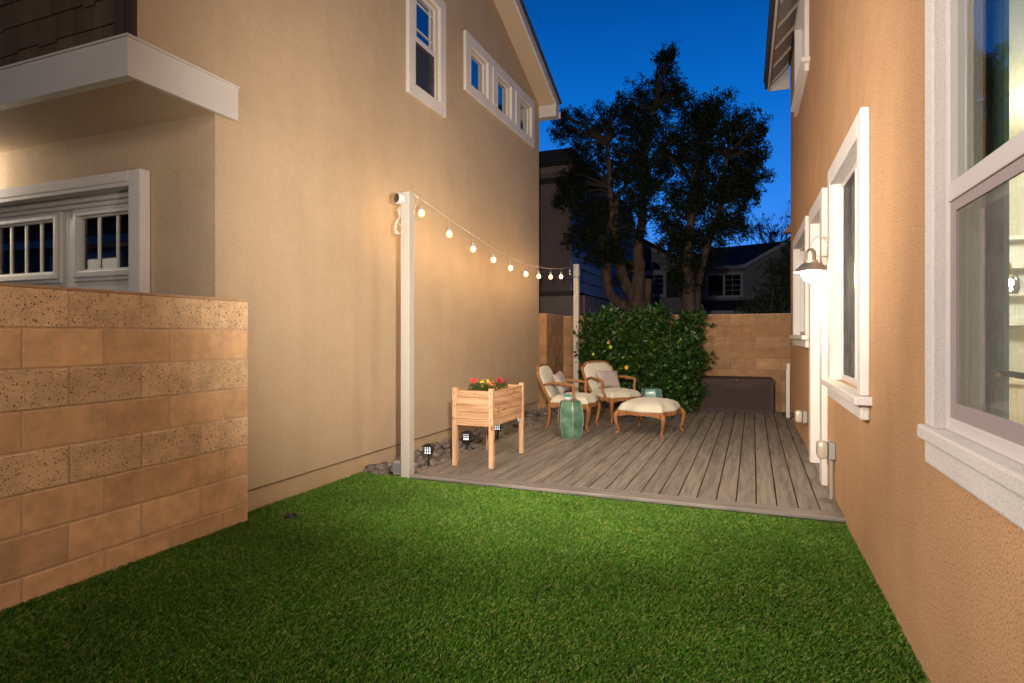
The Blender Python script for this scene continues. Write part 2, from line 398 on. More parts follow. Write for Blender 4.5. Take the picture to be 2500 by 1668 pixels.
def turf_mat():
    m = bpy.data.materials.new('turf'); m.use_nodes = True; nt = m.node_tree; b = nt.nodes['Principled BSDF']
    b.inputs['Roughness'].default_value = .5; b.inputs['Specular IOR Level'].default_value = .22
    g = N(nt, 'ShaderNodeNewGeometry'); rp = N(nt, 'ShaderNodeValToRGB')
    ramp(rp, [(0, (.028, .105, .008)), (.35, (.062, .19, .013)), (.7, (.115, .27, .022)), (.88, (.26, .36, .06)), (1, (.36, .36, .14))])
    nt.links.new(g.outputs['Random Per Island'], rp.inputs[0])
    tc = N(nt, 'ShaderNodeTexCoord'); no = N(nt, 'ShaderNodeTexNoise'); no.inputs['Scale'].default_value = 1.4; no.inputs['Detail'].default_value = 3
    nt.links.new(tc.outputs['Object'], no.inputs['Vector'])
    mr = N(nt, 'ShaderNodeMapRange'); mr.inputs['From Min'].default_value = .3; mr.inputs['From Max'].default_value = .7; mr.inputs['To Min'].default_value = .75; mr.inputs['To Max'].default_value = 1.15
    nt.links.new(no.outputs['Fac'], mr.inputs['Value'])
    hs = N(nt, 'ShaderNodeHueSaturation'); nt.links.new(rp.outputs[0], hs.inputs['Color']); nt.links.new(mr.outputs[0], hs.inputs['Value'])
    nt.links.new(hs.outputs[0], b.inputs['Base Color'])
    return m
def make_turf():
    rs = np.random.RandomState(3)
    dens = 40000; x0, x1, y0, y1 = -3.41, .66, .7, 4.73
    n = int(dens*(x1-x0)*(y1-y0))
    x = rs.uniform(x0, x1, n); y = rs.uniform(y0, y1, n)
    ok = (x < .635-.0113*y) & (y < 4.665+.035*(x < -2.86)) & ~((x < -3.268) & (y < 3.20)) & ~((abs(x+2.93) < .06) & (y > 4.66))
    ok &= ((x+3.036)**2+(y-3.363)**2 > .052**2)
    x, y = x[ok], y[ok]; n = len(x)
    # lean direction drifts slowly so the pile looks brushed
    fld = np.sin(x*2.1+y*1.3)+np.sin(x*.9-y*2.2+1)*.8+rs.normal(0, 1.1, n)
    ang = fld*.5+rs.uniform(-2.2, 2.2, n)
    h = rs.uniform(.010, .025, n); lean = rs.uniform(.25, 1.0, n)*h*1.15
    w = rs.uniform(.0008, .0016, n)
    wa = rs.uniform(0, PI, n)
    dx, dy = np.cos(ang)*lean, np.sin(ang)*lean; ox, oy = np.cos(wa)*w, np.sin(wa)*w
    V = np.zeros((n, 4, 3))
    V[:, 0] = np.stack([x-ox, y-oy, np.full(n, -.002)], 1); V[:, 1] = np.stack([x+ox, y+oy, np.full(n, -.002)], 1)
    V[:, 2] = np.stack([x+dx*.4+ox*.8, y+dy*.4+oy*.8, h*.65], 1); V[:, 3] = np.stack([x+dx, y+dy, h], 1)
    idx = np.arange(n)[:, None]*4
    F = idx+np.array([0, 1, 2, 3])[None]
    o = raw_mesh('grass', V.reshape(-1, 3), F, turf_mat())
    tag(o, 'short green artificial turf covering the yard in front of the deck', 'grass', kind='stuff')
make_turf()

# drain ring
d = MB().lathe([(.030, .012), (.034, .024), (.046, .026), (.05, .018), (.05, -.01)], 24, (-3.036, 3.363, 0)).build('drain_cap', m_black, smooth='auto', loc=(-3.036, 3.363, 0))
tag(d, 'small round black drain cap sunk in the turf by the tan wall', 'drain cap')

# deck
def make_deck():
    t = thing('deck', 'grey brown composite board deck raised just above the turf', 'deck', (-1.1, 7.6, 0))
    wd = wood('deck_board', (.265, .235, .20), (.125, .106, .092), 1, 16, .62, .13)
    wx = wood('deck_border', (.26, .235, .21), (.13, .115, .105), 0, 16, .6, .08)
    mb = MB(); mb.T = Matrix.Translation((1.1, -7.6, 0))
    x = -2.66; pitch = .1415
    while x < .55:
        x1 = min(x+pitch-.0085, .615); mb.box((x, 4.805, .018), (x1, 10.70, .050), .003); x += pitch
    mb.build('deck_boards', wd, t)
    mb = MB(); mb.T = Matrix.Translation((1.1, -7.6, 0))
    mb.box((-2.83, 4.805, .016), (-2.668, 10.70, .050), .003)
    mb.build('side_border', wd, t)
    mb = MB(); mb.T = Matrix.Translation((1.1, -7.6, 0))
    mb.box((-2.83, 4.63, .022), (.60, 4.798, .052), .008)
    mb.box((-2.81, 4.655, -.01), (.60, 4.675, .018))
    mb.build('front_border', wx, t)
    mb = MB(); mb.T = Matrix.Translation((1.1, -7.6, 0)); mb.box((-2.80, 4.70, -.02), (.60, 10.69, .012)); mb.build('joist_underlay', m_dark, t)
make_deck()

# lava rocks
def make_rocks():
    base = bmesh.new(); bmesh.ops.create_icosphere(base, subdivisions=2, radius=1); bv = np.array([v.co[:] for v in base.verts]); bf = np.array([[v.index for v in f.verts] for f in base.faces]); base.free()
    V = []; F = []; k = 0
    spots = []
    for i in range(950):
        y = rnd.uniform(4.72, 9.75); x = rnd.uniform(-3.38, -2.87); r = rnd.choice([.02, .028, .035, .045, .055])
        heap = .01+.075*max(0, 1-abs(x+3.18)/.32)
        spots.append((x, y, rnd.uniform(-.01, heap)+.0, r))
    for x, y, z, r in spots:
        if (abs(x+2.93) < .09+r and y < 4.9): continue
        sc3 = np.array([rnd.uniform(.8, 1.25), rnd.uniform(.8, 1.25), rnd.uniform(.55, .9)])*r; s = rnd.uniform(0, 50)
        dsp = np.array([1+.38*noise.noise(Vector(p)*1.3+Vector((s, s, 0)))+.18*noise.noise(Vector(p)*3.1+Vector((0, s, s))) for p in bv])
        a = rnd.uniform(0, 6.28); R = np.array([[math.cos(a), -math.sin(a), 0], [math.sin(a), math.cos(a), 0], [0, 0, 1]])
        V.append((bv*dsp[:, None]*sc3)@R.T+np.array([x, y, max(z, r*.1)])); F.append(bf+k*len(bv)); k += 1
    o = raw_mesh('lava_rocks', np.concatenate(V), np.concatenate(F), M('lava_rock', (.19, .16, .145), .95, var=.35, vscale=30, bump=1, bscale=110, island=.35, bdist=.006))
    tag(o, 'dark grey lava rock bed between the tan wall and the deck', 'lava rock', kind='stuff')
    b = MB().box((-3.405, 4.735, -.029), (-2.835, 9.9, .004)).build('rock_bed_soil', M('bed_soil', (.035, .03, .026), .95), None); tag(b, kind='structure')
make_rocks()

# ------------------------------------------------------------------ block walls
def block_wall(name, label, x0, x1, y0, y1, top, pitch, nrow, axis, sides, off, L=.395, joint=.009, first_pitted=True, mats=None):
    """axis 1: runs along y with face at x1; axis 0: runs along x with face at y0"""
    c = Vector(((x0+x1)/2, (y0+y1)/2, 0)); t = thing(name, label, 'block wall', c)
    sm, pt = MB(), MB()
    lo, hi = (y0, y1) if axis == 1 else (x0, x1)
    for r in range(nrow):
        zt = top-.016-r*pitch if r else top-.016; zb = top-.016-(r+1)*pitch+joint
        pit = r in (0, 2, 4) if first_pitted else False
        mb = pt if pit else sm
        e = hi-off[r % 2]
        while e+L > lo:
            a, b = max(e, lo), min(e+L-joint, hi); e -= L
            if b-a < .03: continue
            z0, z1 = max(zb, -.03), zt-(0 if r else 0)
            if z1-z0 < .02: continue
            j = rnd.uniform(-.0015, .0015)+(.003 if pit else 0)
            if axis == 1: mb.box((x0-j, a, z0), (x1+j, b, z1), .006)
            else: mb.box((a, y0-j, z0), (b, y1+j, z1), .006)
    for mb, n, m in ((sm, 'smooth_block_courses', (mats or (m_blocks, m_blockp))[0]), (pt, 'pitted_block_courses', (mats or (m_blocks, m_blockp))[1])):
        mb.T = Matrix.Identity(4); mb.v = [tuple(Vector(v)-c) for v in mb.v]; mb.build(n, m, t)
    i = .0035
    mo = MB().box((x0+i-c.x, y0+i-c.y, -.03), (x1-i-c.x, y1-i-c.y, top-.018)); mo.build('mortar', mats[2] if mats else m_mortar, t)
    cp = MB().box((x0-.004-c.x, y0-.004-c.y, top-.0155), (x1+.004-c.x, y1+.004-c.y, top), .004); cp.build('mortar_cap', M('cap_mortar', (.55, .35, .22), .95, var=.1, vscale=15, bump=.5), t)
    return t
block_wall('garden_wall', 'free end of a tan concrete block wall standing on the turf in front of the garage', -3.42, -3.26, -2.0, 3.19, 1.545, .2, 8, 1, 1, [.383, .20])
m_bb = (block_mat('block_brown', (.38, .22, .115), False, False), block_mat('block_brown_pitted', (.43, .26, .145), True, True), M('mortar_brown', (.34, .20, .115), .95, var=.12, vscale=20, bump=.5))
block_wall('side_wall', 'short brown block wall closing the corner beside the tan house end', -3.44, -3.28, 9.76, 10.735, 1.668, .1825, 9, 1, 1, [.2, .39], mats=m_bb)
block_wall('back_wall', 'long brown block wall behind the deck and the lemon bush', -3.44, 3.5, 10.75, 10.90, 1.652, .1825, 9, 0, 1, [.30, .105], mats=m_bb)

# ------------------------------------------------------------------ left house
def left_house():
    c = Vector((-5.0, 6.0, 0)); t = thing('tan_house', 'tan stucco two storey house with gable roof on the left of the yard', 'house', c)
    X = -3.41
    def B(mb, n, m, par=t, **k):
        mb.v = [tuple(Vector(v)-c) for v in mb.v]; return mb.build(n, m, par, **k)
    zw = lambda y: 5.226+.41*(10.1-y)-.12 if y > 6.1 else 5.226+.41*(10.1-(12.2-y))-.12
    holes = [(5.61, 6.16, 4.0, 5.09), (6.98, 7.52, 4.53, 5.03), (7.86, 8.38, 4.53, 5.03), (8.74, 9.26, 4.53, 5.03)]
    mb = MB()
    wall_face(mb, X, (3.05, 9.74), zw, .168, holes, -.12, (6.1,))
    mb.quad((X, 2.49, 2.83), (X, 3.05, 2.83), (X, 3.05, zw(3.05)), (X, 2.49, zw(2.49)))
    mb.quad((X, 9.74, 0), (-9, 9.74, 0), (-9, 9.74, 5.3), (X, 9.74, 5.2))
    # garage front with door opening
    Y = 3.05; mb.quad((-4.10, Y, 0), (X, Y, 0), (X, Y, 2.83), (-4.10, Y, 2.83)); mb.quad((-9, Y, 2.43), (-4.10, Y, 2.43), (-4.10, Y, 2.83), (-9, Y, 2.83))
    B(mb, 'wall', m_tan)
    so = MB().box((-9, 2.43, 2.818), (-3.425, 3.05, 2.84)); B(so, 'soffit', m_tan)
    f = MB().box((-9, 3.05+.006, -.03), (X-.010, 9.72, .160)); B(f, 'foundation', m_tan_low)
    s = MB().box((X-.02, 3.06, .160), (X+.004, 9.74, .169)); B(s, 'weep_screed', M('screed', (.16, .11, .07), .8))
    fb = MB().box((-9, 2.395, 2.805), (-3.36, 2.425, 3.03)).box((-3.39, 2.4251, 2.805), (-3.36, 3.20, 3.03)).box((-9, 2.385, 3.031), (-3.35, 2.48, 3.045)).box((-3.40, 2.481, 3.031), (-3.35, 3.205, 3.045))
    fb.box((-9, 2.4255, 2.805), (-3.3905, 2.46, 2.8175))
    B(fb, 'fascia_band', m_white)
    # shingled upper front
    sh = MB(); z = 3.03; r = 0
    while z < 5.2:
        x = -3.60+.09*(r % 2)-.1*rnd.random()
        x1 = -3.565
        while x1 > -8.5:
            w = rnd.choice([.1, .14, .18, .22]); x0 = x1-w; d = rnd.choice([0, 0, .018])
            sh.add([(x0+.004, 2.478, z-d), (x1, 2.478, z-d), (x1, 2.495, z+.26), (x0+.004, 2.495, z+.26), (x0+.004, 2.49, z-d), (x1, 2.49, z-d), (x1, 2.50, z+.26), (x0+.004, 2.50, z+.26)],
                   [(0, 1, 2, 3), (0, 4, 5, 1), (0, 3, 7, 4), (1, 5, 6, 2)]); x1 = x0
        z += .165; r += 1
    B(sh, 'shingle_siding', m_shake)
    back = MB().box((-9, 2.502, 2.86), (-3.43, 2.56, 5.4)); B(back, 'sheathing', m_brown)
    cb = MB().box((-3.56, 2.455, 3.046), (-3.475, 2.50, 5.3)).box((-3.468, 2.465, 3.046), (-3.416, 2.50, 5.3)); B(cb, 'corner_board', m_brown)
    # windows (each a part; sash, panes and trim inside)
    def win(ops, outer, dbl):
        tr = MB(); x0 = X+.002; x1 = X+.045
        U0, U1, V0, V1 = outer
        z0, z1 = ops[0][2], ops[0][3]
        tr.box((x0, U0, V0), (x1, U1, z0), .006); tr.box((x0, U0, z1), (x1, U1, V1), .006)
        ys = [U0]+[v for o in ops for v in o[:2]]+[U1]
        for a, b in zip(ys[0::2], ys[1::2]): tr.box((x0, a, z0), (x1, b, z1), .006)
        for a, b in zip(ys[2:-1:2], ys[3:-1:2]): tr.box((x1, (a+b)/2-.035, z0-.01), (x1+.016, (a+b)/2+.035, z1+.01), .004)
        w = B(tr, 'window', m_trim)
        for (a, b, d, e) in ops:
            fr = MB(); ring(fr, 0, X-.05, X-.012, (a, b, d, e), (a+.035, b-.035, d+.035, e-.035), .004)
            if dbl:
                m = (d+e)/2; fr.box((X-.045, a+.036, m-.025), (X-.005, b-.036, m+.025), .004)
            B(fr, 'sash_frame', m_vinyl, w)
            gl = MB().quad((X-.035, a+.03, d+.03), (X-.035, b-.03, d+.03), (X-.035, b-.03, e-.03), (X-.035, a+.03, e-.03)); B(gl, 'pane', m_glassu, w)
            if dbl:
                mu = MB(); mm = m_vinyl
                for y in (a+.11, b-.13): mu.box((X-.033, y, (d+e)/2+.03), (X-.024, y+.014, e-.036))
                for z in ((d+e)/2+.12, e-.13): mu.box((X-.0325, a+.037, z), (X-.0235, b-.037, z+.014))
                B(mu, 'muntins', mm, w)
                sc_ = MB().quad((X-.018, a+.036, d+.036), (X-.018, b-.036, d+.036), (X-.018, b-.036, (d+e)/2-.027), (X-.018, a+.036, (d+e)/2-.027)); B(sc_, 'insect_screen', veil('screen_dark', (.03, .03, .035), .8), w)
            B(MB().box((X-1.2, a-.3, d-.3), (X-1.19, b+.3, e+.3)), 'room_back', m_dark, w); B(MB().box((X-.30, a+.02, d), (X-.29, a+(.14 if dbl else .2), e)), 'blind', M('blind', (.04, .045, .04), .8, var=.2, vscale=3), w)
        return w
    win([holes[0]], (5.47, 6.30, 3.87, 5.22), True)
    win(holes[1:], (6.83, 9.40, 4.41, 5.165), False)
    # gable roof
    xr = -3.10
    rf = MB()
    zt = lambda y: 5.226+.41*(10.1-y)
    rf.prism([(9.95, zt(9.95)+.004), (6.1, zt(6.1)+.004), (2.1, zt(10.1)+.0), (2.1, zt(10.1)+.05), (6.1, zt(6.1)+.05), (9.98, zt(9.98)+.045)], 0, -9, xr+.03)
    rfo = B(rf, 'roof', m_asph)
    bg_ = MB(); bg_.prism([(9.90, zt(9.90)-.145), (9.90, zt(9.90)), (6.1, zt(6.1)), (2.2, zt(10.0)), (2.2, zt(10.0)-.145), (6.1, zt(6.1)-.145)], 0, xr-.03, xr); B(bg_, 'barge_board', m_white)
    sf = MB(); sf.prism([(9.88, zt(9.88)-.13), (9.88, zt(9.88)-.11), (6.1, zt(6.1)-.11), (6.1, zt(6.1)-.13)], 0, X+.0, xr-.031); B(sf, 'rake_soffit', M('soffit_paint', (.55, .43, .31), .8))
    rt = MB().prism([(9.742, 5.03), (9.90, 5.03), (9.90, zt(9.9)-.145), (9.742, zt(9.742)-.145)], 0, X-.02, xr-.002); rt.box((X-3, 9.901, 5.04), (xr+.02, 9.96, 5.16), .02); B(rt, 'eave_return', m_white)
    # garage door with trim
    tr = MB(); tr.box((-4.157, 2.965, 0), (-4.03, 3.045, 2.484), .01); tr.box((-9, 2.965, 2.402), (-4.1575, 3.045, 2.484), .01); tr.box((-9, 2.972, 2.375), (-4.158, 3.13, 2.4015)); tr.box((-4.158, 3.046, 0), (-4.10, 3.18, 2.375))
    B(tr, 'garage_trim', m_trim)
    gd = MB().box((-9, 3.145, 0), (-4.10, 3.175, 1.75)); gd.box((-9, 3.145, 2.28), (-4.10, 3.175, 2.43))
    xs = []
    x = -4.08
    cells = [(-4.95, -4.10), (-6.05, -5.245), (-7.15, -6.345)]
    px = -4.10
    for a, b in cells:
        if b < px: gd.box((b, 3.145, 1.7505), (px, 3.175, 2.2795))
        px = a
    gd.box((-9, 3.145, 1.7505), (px, 3.175, 2.2795))
    gd.box((-5.104, 3.141, 0), (-5.098, 3.1445, 2.28))
    gdo = B(gd, 'garage_door', M('garage_white', (.76, .745, .71), .45, var=.04, bump=.1, bscale=60))
    for a, b in cells:
        fr = MB(); ring(fr, 1, 3.125, 3.16, (a-.075, b+.075, 1.72, 2.30), (a-.045, b+.045, 1.75, 2.27), .006); ring(fr, 1, 3.11, 3.165, (a-.0445, b+.0445, 1.7505, 2.2695), (a-.005, b+.005, 1.80, 2.235), .008)
        ring(fr, 1, 3.135, 3.17, (a-.0045, b+.0045, 1.8005, 2.2345), (a+.012, b-.012, 1.815, 2.22), .002)
        n = 4; wv = (b-a)/n
        for i in range(1, n): fr.box((a+i*wv-.011, 3.143, 1.8155), (a+i*wv+.011, 3.158, 2.2195), .003)
        B(fr, 'window_frame', M('garage_white', (.76, .745, .71), .45, var=.04, bump=.1, bscale=60), gdo)
        gl = MB().quad((a, 3.155, 1.80), (b, 3.155, 1.80), (b, 3.155, 2.24), (a, 3.155, 2.24)); B(gl, 'pane', glass('garage_glass', refl=.08), gdo)
    tp = MB(); tp.box((-9, 3.075, 2.33), (-4.16, 3.143, 2.374), .01).box((-9, 3.105, 2.295), (-4.16, 3.1435, 2.329), .008); B(tp, 'head_moulding', M('garage_white', (.76, .745, .71), .45, var=.04, bump=.1, bscale=60), gdo)
    inn = MB().box((-16, 5.2, 0), (-3.6, 5.25, 2.9)).box((-3.62, 3.3, 0), (-3.6, 5.2, 2.9)).box((-16, 3.3, 2.6), (-3.6, 5.2, 2.65)).box((-16.1, 3.3, 0), (-16, 5.2, 2.65)).box((-16, 3.24, -.02), (-9, 3.3, 2.65)).box((-5.9, 3.6, 2.08), (-4.2, 3.66, 2.11)).box((-6.5, 4.2, 2.2), (-3.7, 4.24, 2.25)); B(inn, 'interior_wall', M('garage_inside', (.16, .14, .13), .9, var=.2))
    # body shell keeps the roof and rear opaque
    return t
left_house()

# ------------------------------------------------------------------ right house (local x out of the yard, rotated slightly)
RA = .0113
def right_house():
    t = thing('orange_house', 'orange tan stucco house with white trimmed windows along the right of the yard', 'house', (.64, 0, 0), RA)
    B = lambda mb, n, m, par=t, **k: mb.build(n, m, par, **k)
    H = {'near': (.85, 2.42, .985, 2.62), 'mid': (3.90, 5.09, .965, 2.44), 'door': (5.69, 6.54, .05, 2.42), 'small': (7.12, 8.72, 1.30, 2.44), 'up': (7.21, 8.45, 4.25, 5.19)}
    mb = MB(); wall_face(mb, 0, (-3, 9.95), lambda y: 5.55, -.03, list(H.values()), .10)
    mb.quad((0, 9.95, -.03), (5, 9.95, -.03), (5, 9.95, 5.55), (0, 9.95, 5.55))
    B(mb, 'wall', m_orange)
    tx = -.048
    def window(k, outer, sill, split, both=None, curtain=None, rail=None, gx=0, so=(-.085, .05)):
        a, b, c, d = H[k]; U0, U1, V1 = outer
        w = MB(); w.box((tx, U0, c), (-.002, a, V1), .007); w.box((tx, b, c), (-.002, U1, V1), .007); w.box((tx, a, d), (-.002, b, V1), .007)
        w.box((tx+.004, a-.0005+.001, c), (.09, a+.012, d)); w.box((tx+.004, b-.012, c), (.09, b-.001, d)); w.box((tx+.004, a+.0125, d-.012), (.09, b-.0125, d-.001))
        w.box((tx, U0, c-.135), (-.002, U1, c-.0505), .008)
        wo = B(w, 'window', m_trim)
        s = MB().box((so[0], U0-so[1], c-.05), (.06, U1+so[1], c-.001), .008); B(s, 'sill', m_trim, wo)
        fr = MB(); ring(fr, 0, .03+gx, .085+gx, (a+.013, b-.013, c, d-.013), (a+.05, b-.05, c+.045, d-.05), .005)
        if split == 'v': m = (a+b)/2-.02; fr.box((.03, m-.02, c+.0455), (.08, m+.02, d-.0505), .004)
        else: m = rail; fr.box((.028+gx, a+.0505, m-.03), (.08+gx, b-.0505, m+.03), .004)
        B(fr, 'sash_frame', m_vinyl, wo)
        if split == 'v':
            m = (a+b)/2-.02
            ps = [(a+.05, m-.02, c+.045, d-.05, .062), (m+.02, b-.05, c+.045, d-.05, .07)]
        else: ps = [(a+.05, b-.05, c+.045, m-.03, .07+gx), (a+.05, b-.05, m+.03, d-.05, .055+gx)]
        for (p, q, r, s_, x) in ps: B(MB().quad((x, p, r), (x, q, r), (x, q, s_), (x, p, s_)), 'pane', m_glass if k != 'near' else glass('near_glass', (.86, .95, .97), .10), wo)
        return wo, ps
    wn, ps = window('near', (.74, 2.516, 2.74), True, 'h', rail=1.765, gx=-.045, so=(-.068, .015))
    p = ps[0]; q = -.004; B(MB().quad((q, p[0], p[2]), (q, p[1], p[2]), (q, p[1], p[3]), (q, p[0], p[3])), 'insect_screen', veil('screen_near', (.46, .44, .45), .22), wn)
    sf = MB(); ring(sf, 0, -.010, -.002, (p[0]+.001, p[1]-.001, p[2]+.001, p[3]-.001), (p[0]+.03, p[1]-.055, p[2]+.05, p[3]-.035)); B(sf, 'screen_frame', M('screen_frame', (.34, .29, .30), .6), wn)
    wm, ps = window('mid', (3.78, 5.20, 2.555), True, 'v')
    p = ps[1]; B(MB().quad((.040, p[0], p[2]), (.040, p[1], p[2]), (.040, p[1], p[3]), (.040, p[0], p[3])), 'insect_screen', veil('screen_mid', (.035, .033, .03), .75), wm)
    ws, ps = window('small', (7.02, 8.84, 2.555), True, 'v')
    wu, ps = window('up', (7.10, 8.56, 5.30), True, 'v')
    for (a, b, c, d) in (H['small'], H['up']):
        B(MB().box((.9, a-.3, c-.3), (.92, b+.3, d+.3)), 'room_back', M('room_dim', (.06, .055, .05), .9))
    # door
    a, b, c, d = H['door']
    w = MB(); w.box((tx, 5.57, .052), (-.002, a, 2.52), .007); w.box((tx, b, .052), (-.002, 6.66, 2.52), .007); w.box((tx, a, d), (-.002, b, 2.52), .007)
    w.box((-.047, a+.0005, .06), (.088, a+.04, d-.001)); w.box((-.047, b-.04, .06), (.088, b-.0005, d-.001)); w.box((-.047, a+.0405, d-.04), (.088, b-.0405, d-.001))
    tr = B(w, 'door_trim', m_trim)
    dr = MB(); ring(dr, 0, .05, .085, (a+.041, b-.041, .09, d-.041), (a+.16, b-.16, 1.0, d-.18), .004); dr.box((.045, a+.06, .2), (.0495, b-.06, .8))
    for z in (1.42, 1.83): dr.box((.052, a+.1605, z), (.08, b-.1605, z+.025))
    dr.box((.052, (a+b)/2-.012, 1.0005), (.079, (a+b)/2+.012, d-.181)); do = B(dr, 'door', m_white)
    B(MB().quad((.07, a+.15, .99), (.07, b-.15, .99), (.07, b-.15, d-.17), (.07, a+.15, d-.17)), 'pane', m_glass, do)
    B(MB().box((-.02, a+.01, .03), (.09, b-.01, .058), .004), 'threshold', M('threshold', (.20, .17, .13), .5))
    B(MB().box((.101, a-.1, 0), (.12, b+.1, 2.6)), 'room_back', M('room_dim', (.06, .055, .05), .9))
    # eave
    so = MB().prism([(-.285, 5.17), (-.02, 5.46), (-.02, 5.48), (-.285, 5.19)], 1, -3, 10.18); B(so, 'eave_soffit', M('soffit_white', (.45, .40, .36), .8))
    y = 10.1
    while y > 4: B(MB().prism([(-.26, 5.15), (-.02, 5.40), (-.02, 5.455), (-.26, 5.19)], 1, y-.05, y), 'rafter_tail', M('rafter', (.45, .40, .35), .7)); y -= .6
    fa = MB().box((-.312, -3, 5.10), (-.286, 10.20, 5.24)); fa.prism([(-.286, 5.10), (.0, 5.10), (.0, 5.47), (-.286, 5.18)], 1, 10.182, 10.20); B(fa, 'fascia', m_white)
    gt = MB().box((-.355, -3, 5.14), (-.314, 10.22, 5.235), .015); B(gt, 'gutter', M('gutter', (.06, .05, .045), .5))
    rf = MB().prism([(-.35, 5.245), (3, 8.1), (3, 8.2), (-.37, 5.28)], 1, -3, 10.25); B(rf, 'roof', m_asph)
    fz = MB().box((-.028, 5, 5.36), (-.001, 9.95, 5.55)); B(fz, 'frieze_board', m_brown)
    vh = MB().prism([(0, 2.96), (-.10, 2.84), (-.10, 2.825), (0, 2.825)], 1, 9.80, 9.93); B(vh, 'vent_hood', M('vent', (.16, .09, .05), .7))
    # kitchen behind the near window
    wl = MB(); D, E0, E1 = 3.6, -.4, 6.4
    wl.quad((D, E0, 0), (D, E1, 0), (D, E1, 2.8), (D, E0, 2.8)); wl.quad((.105, E1, 0), (D, E1, 0), (D, E1, 2.8), (.105, E1, 2.8))
    wl.quad((.105, E0, 0), (D, E0, 0), (D, E0, 2.8), (.105, E0, 2.8)); wl.quad((.105, E0, 2.8), (D, E0, 2.8), (D, E1, 2.8), (.105, E1, 2.8))
    wl.quad((.105, E0, 0), (D, E0, 0), (D, E1, 0), (.105, E1, 0)); wl.quad((.107, 2.43, 0), (.107, 3.85, 0), (.107, 3.85, 2.8), (.107, 2.43, 2.8))
    B(wl, 'interior_wall', M('kitchen_wall', (.62, .59, .47), .8))
    B(MB().box((.125, 3.86, .9), (.135, 5.14, 2.5)), 'blind', M('green_blind', (.05, .10, .06), .8, var=.2, vscale=20, stretch=(1, 1, .05)))
    return t
right_house()
RT = Matrix.Translation((.64, 0, 0)) @ Matrix.Rotation(RA, 4, 'Z')
def RW(x, y, z): return RT @ Vector((x, y, z))

# kitchen furnishing seen through the near window
kc = thing('kitchen_cabinet', 'white wall cabinet with glass doors inside the lit kitchen', 'cabinet', RW(.75, 6.2, 1.38), RA)
mb = MB(); mb.box((-.4, 0, 0), (1.3, .16, .03)); mb.box((-.4, 0, .72), (1.3, .16, .75)); mb.box((-.4, .15, .03), (1.3, .16, .72))
for x in (-.4, .1, .6, 1.27): mb.box((x, 0, .03), (x+.03, .149, .72))
mb.build('carcass', M('cabinet_white', (.72, .70, .64), .4), kc)
MB().box((-.37, .02, .25), (1.27, .14, .265)).box((-.37, .02, .48), (1.27, .14, .495)).build('shelf', M('cabinet_white', (.7,)*3), kc)
mb = MB()
for i in range(12): mb.lathe([(.02, 0), (.035, .05), (.03, .12), (.02, .16)], 10, (-.3+i*.13, .08, .266))
mb.build('glassware', M('dark_ware', (.10, .09, .08), .3), kc)
mb = MB(); ring(mb, 1, -.02, -.001, (-.36, .09, .02, .73), (-.30, .03, .08, .67), .003); ring(mb, 1, -.02, -.001, (.14, .59, .02, .73), (.20, .53, .08, .67), .003)
mb.build('cabinet_door', M('cabinet_white', (.7,)*3), kc)
cb = MB().box((0, 0, 0), (1.9, .4, .9), .01).box((-.02, -.03, .901), (1.9, .4, .94), .01); o = cb.build('counter', M('counter', (.60, .50, .36), .5)); o.location = RW(.75, 5.95, 0); o.rotation_euler = (0, 0, RA)
tag(o, 'kitchen counter with wood edge below the white wall cabinet', 'counter')
pd = thing('pendant_lamp', 'clear glass globe pendant lamp glowing inside the kitchen', 'lamp', RW(.87, 4.55, 1.60))
MB().tube([(0, 0, .13), (0, 0, 1.3)], .004, 6).build('cord', m_black, pd); MB().lathe([(.018, .07), (.022, .10), (.012, .14)], 12).build('socket', M('brass', (.5, .35, .12), .3, metal=1), pd)
MB().sphere((0, 0, 0), .07, 20, 14).build('globe', glass('globe_glass', (1, 1, 1), .02), pd, smooth=True)
MB().sphere((0, 0, .02), .026, 12, 8).build('bulb', M('bulb_warm', (1, .8, .5), emit=(1, .80, .48), estr=150), pd, smooth=True)
lamp('kitchen_ceiling_light', 'POINT', tuple(RW(1.6, 4.6, 2.5)), 190, (1.0, .90, .70), .15)
ch = thing('kitchen_chair', 'brown round backed chair behind the near window', 'chair', RW(.72, 3.55, 0), RA)
mb = MB(); path = cr([(0, -.26, .72), (0, -.26, 1.0), (0, -.16, 1.13), (0, 0, 1.17), (0, .16, 1.13), (0, .26, 1.0), (0, .26, .72)], 5); mb.tube(path, .02, 8)
poly = [(p[1], p[2]) for p in path]; mb.prism(poly, 0, -.01, .01)
mb.build('backrest', M('chair_leather', (.13, .085, .045), .55), ch)
mb = MB().box((.0, -.26, .45), (.5, .26, .52), .03); mb.build('seat', M('chair_leather', (.13,)*3), ch)
for a, b in ((.03, -.22), (.03, .22), (.46, -.22), (.46, .22)): MB().box((a-.02, b-.02, 0), (a+.02, b+.02, .45)).build('leg', m_black, ch)
def curtain(x, y0, y1, z0, z1, mat):
    n = 60; V = []; mb = MB(); pts = []
    for i in range(n+1):
        y = y0+(y1-y0)*i/n; pts.append((x+.018*math.sin(i*1.15)+.008*math.sin(i*.37), y))
    for i in range(n): mb.quad((*pts[i], z0), (*pts[i+1], z0), (*pts[i+1], z1), (*pts[i], z1))
    o = mb.build('curtain', mat, smooth=True); o.location = (.64, 0, 0); o.rotation_euler = (0, 0, RA); return o
tag(curtain(.17, 2.48, 3.5, .6, 2.70, M('curtain_green', (.22, .36, .31), .8, var=.15, vscale=10)), 'grey green curtain hanging just inside the near window', 'curtain')
tr = MB().box((0, 0, 0), (.012, 1.45, .018)).build('window_bar', m_black); tr.location = RW(.092, .88, 1.175); tr.rotation_euler = (0, 0, RA); tag(tr, 'dark horizontal rail inside the near kitchen window', 'rail')

